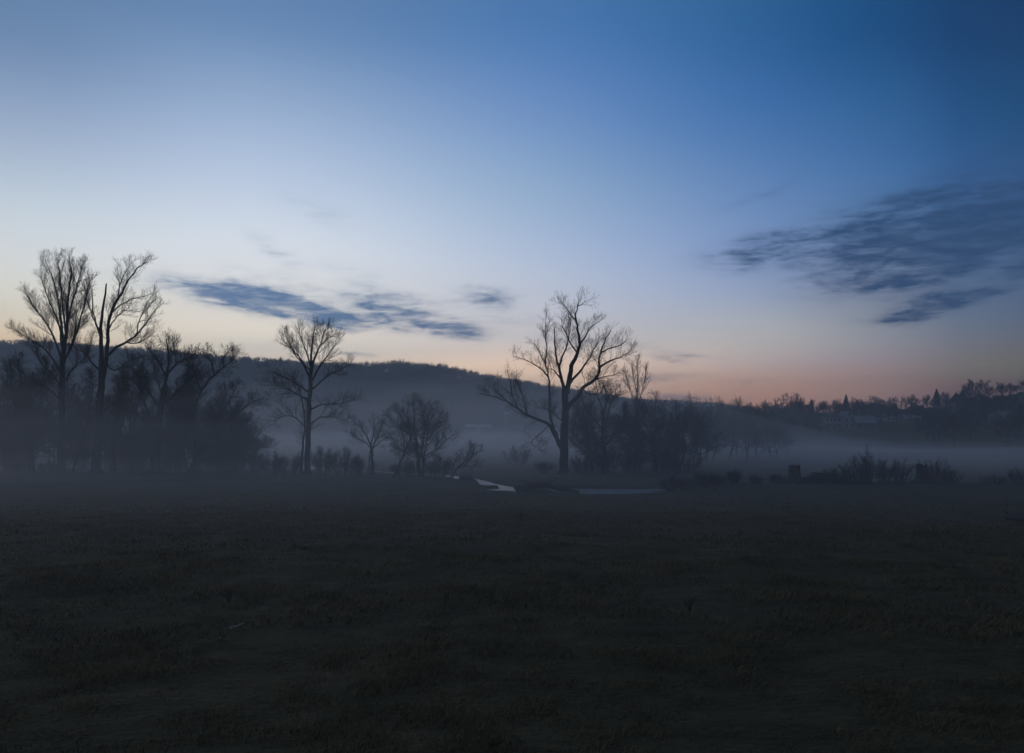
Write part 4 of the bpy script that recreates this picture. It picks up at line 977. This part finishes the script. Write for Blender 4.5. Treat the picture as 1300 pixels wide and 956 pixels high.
CAL = {(10, 20): (0.1524, 0.2618, 0.4582), (10, 150): (0.3705, 0.4819, 0.676), (10, 310): (0.8703, 0.9232, 0.9492), (10, 403): (1.1328, 1.0129, 0.8042), (10, 440): (1.3232, 0.9934, 0.6276), (325, 10): (0.1377, 0.2617, 0.4926), (325, 113): (0.3069, 0.4425, 0.6724), (325, 210): (0.5532, 0.6744, 0.8807), (325, 323): (0.9296, 0.9776, 1.0449), (325, 390): (1.087, 1.0493, 0.9898), (325, 443): (1.3599, 1.1666, 0.8911), (325, 465): (1.3297, 1.0715, 0.8386), (650, 23): (0.0771, 0.2082, 0.4758), (650, 123): (0.1668, 0.3098, 0.6086), (650, 243): (0.3714, 0.5271, 0.7593), (650, 343): (0.6535, 0.7402, 0.9084), (650, 435): (1.0173, 0.9276, 0.8993), (650, 473): (1.8172, 1.2921, 0.9015), (950, 23): (0.0216, 0.1244, 0.3281), (950, 130): (0.0502, 0.1735, 0.4456), (950, 233): (0.1405, 0.2786, 0.5668), (950, 363): (0.3819, 0.481, 0.7185), (950, 453): (0.893, 0.7543, 0.701), (950, 495): (1.0993, 0.5879, 0.3803), (950, 512): (1.0336, 0.508, 0.323), (1275, 10): (0.002, 0.0411, 0.1412), (1275, 133): (0.0056, 0.0708, 0.2077), (1275, 250): (0.035, 0.1133, 0.2937), (1275, 393): (0.1193, 0.1816, 0.3076), (1275, 473): (0.2679, 0.2359, 0.1299), (1275, 500): (0.1546, 0.002, 0.002), (325, 420): (1.3071, 1.1779, 0.9917), (325, 445): (1.0767, 1.0154, 0.8715), (1120, 20): (0.0034, 0.0702, 0.2196), (1120, 130): (0.0228, 0.1218, 0.3287), (1120, 240): (0.0735, 0.1944, 0.4368), (1120, 363): (0.2257, 0.286, 0.4274), (1120, 442): (0.4681, 0.4389, 0.4885), (1120, 492): (0.67, 0.3836, 0.2934), (1120, 510): (0.4968, 0.2614, 0.2166)}
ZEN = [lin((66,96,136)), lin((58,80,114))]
KEYS = []
for px, rows in SKY_ROWS.items():
    rows2 = [(py, CAL.get((px, py), lin(c))) for py, c in rows]
    KEYS.append(col_at(px, rows2, ZEN, rows2[-1][1]))
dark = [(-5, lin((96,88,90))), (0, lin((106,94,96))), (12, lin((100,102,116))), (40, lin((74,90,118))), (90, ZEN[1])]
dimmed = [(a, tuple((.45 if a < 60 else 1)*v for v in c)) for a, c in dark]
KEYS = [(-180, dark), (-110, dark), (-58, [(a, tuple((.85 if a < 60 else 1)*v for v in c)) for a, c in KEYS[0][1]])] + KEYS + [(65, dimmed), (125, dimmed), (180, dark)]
def pchip(xs, ys, x):
    """monotone cubic through (xs, ys), ys (n,3)"""
    xs = np.asarray(xs, float); ys = np.asarray(ys, float); h = np.diff(xs); d = np.diff(ys, axis=0)/h[:,None]
    m = np.zeros_like(ys); m[0] = d[0]; m[-1] = d[-1]
    for i in range(1, len(xs)-1):
        same = d[i-1]*d[i] > 0; w1, w2 = 2*h[i]+h[i-1], h[i]+2*h[i-1]
        m[i] = np.where(same, (w1+w2)/(w1/np.where(same, d[i-1], 1)+w2/np.where(same, d[i], 1)), 0)
    i = int(min(max(np.searchsorted(xs, x)-1, 0), len(xs)-2)); t = min(1, max(0, (x-xs[i])/h[i]))
    return ((1+2*t)*(1-t)**2*ys[i] + t*(1-t)**2*h[i]*m[i] + t*t*(3-2*t)*ys[i+1] + t*t*(t-1)*h[i]*m[i+1])
ELS = [-5, 0, 1, 2, 3, 4, 5, 6, 7, 8, 9, 10, 11, 12.5, 14, 15.5, 17, 18.5, 20, 21.5, 23, 24.5, 26, 27.5, 29, 31, 34, 38, 45, 60, 90]
AZS = [-180, -110, -80, -58, -45, -38] + [float(a) for a in np.linspace(-33, 33, 19)] + [38, 45, 55, 65, 125, 180]
def uniq(st):
    o = []
    for a, c in st:
        if not o or a > o[-1][0]+.05: o.append((a, c))
    return o
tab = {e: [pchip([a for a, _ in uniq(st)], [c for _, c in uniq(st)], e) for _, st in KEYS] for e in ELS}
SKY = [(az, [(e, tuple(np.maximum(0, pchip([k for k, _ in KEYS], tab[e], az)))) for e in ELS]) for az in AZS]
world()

sun = bpy.data.lights.new('sun', 'SUN'); sun.energy = .02; sun.angle = math.radians(20); sun.color = (1, .86, .72)
so = bpy.data.objects.new('sun', sun); C.objects.link(so); so.rotation_euler = (math.radians(86), 0, math.radians(22+180))

# ------------------------------------------------------------------ camera and render settings
cam = bpy.data.cameras.new('camera'); co = bpy.data.objects.new('camera', cam); C.objects.link(co)
co.location = (0, 0, EYE); co.rotation_euler = (math.radians(90), 0, 0)
cam.sensor_width = 36; cam.lens = F/1300*36; cam.shift_y = (HY-478)/1300; cam.clip_start = .1; cam.clip_end = 6000
sc = bpy.context.scene; sc.camera = co
sc.view_settings.view_transform = 'Standard'; sc.view_settings.look = 'None'; sc.view_settings.exposure = 0; sc.view_settings.gamma = 1; sc.view_settings.use_curve_mapping = False
sc.render.engine = 'CYCLES'
sc.cycles.use_denoising = True; sc.cycles.max_bounces = 4; sc.cycles.volume_bounces = 1; sc.cycles.transparent_max_bounces = 16
sc.cycles.use_adaptive_sampling = False
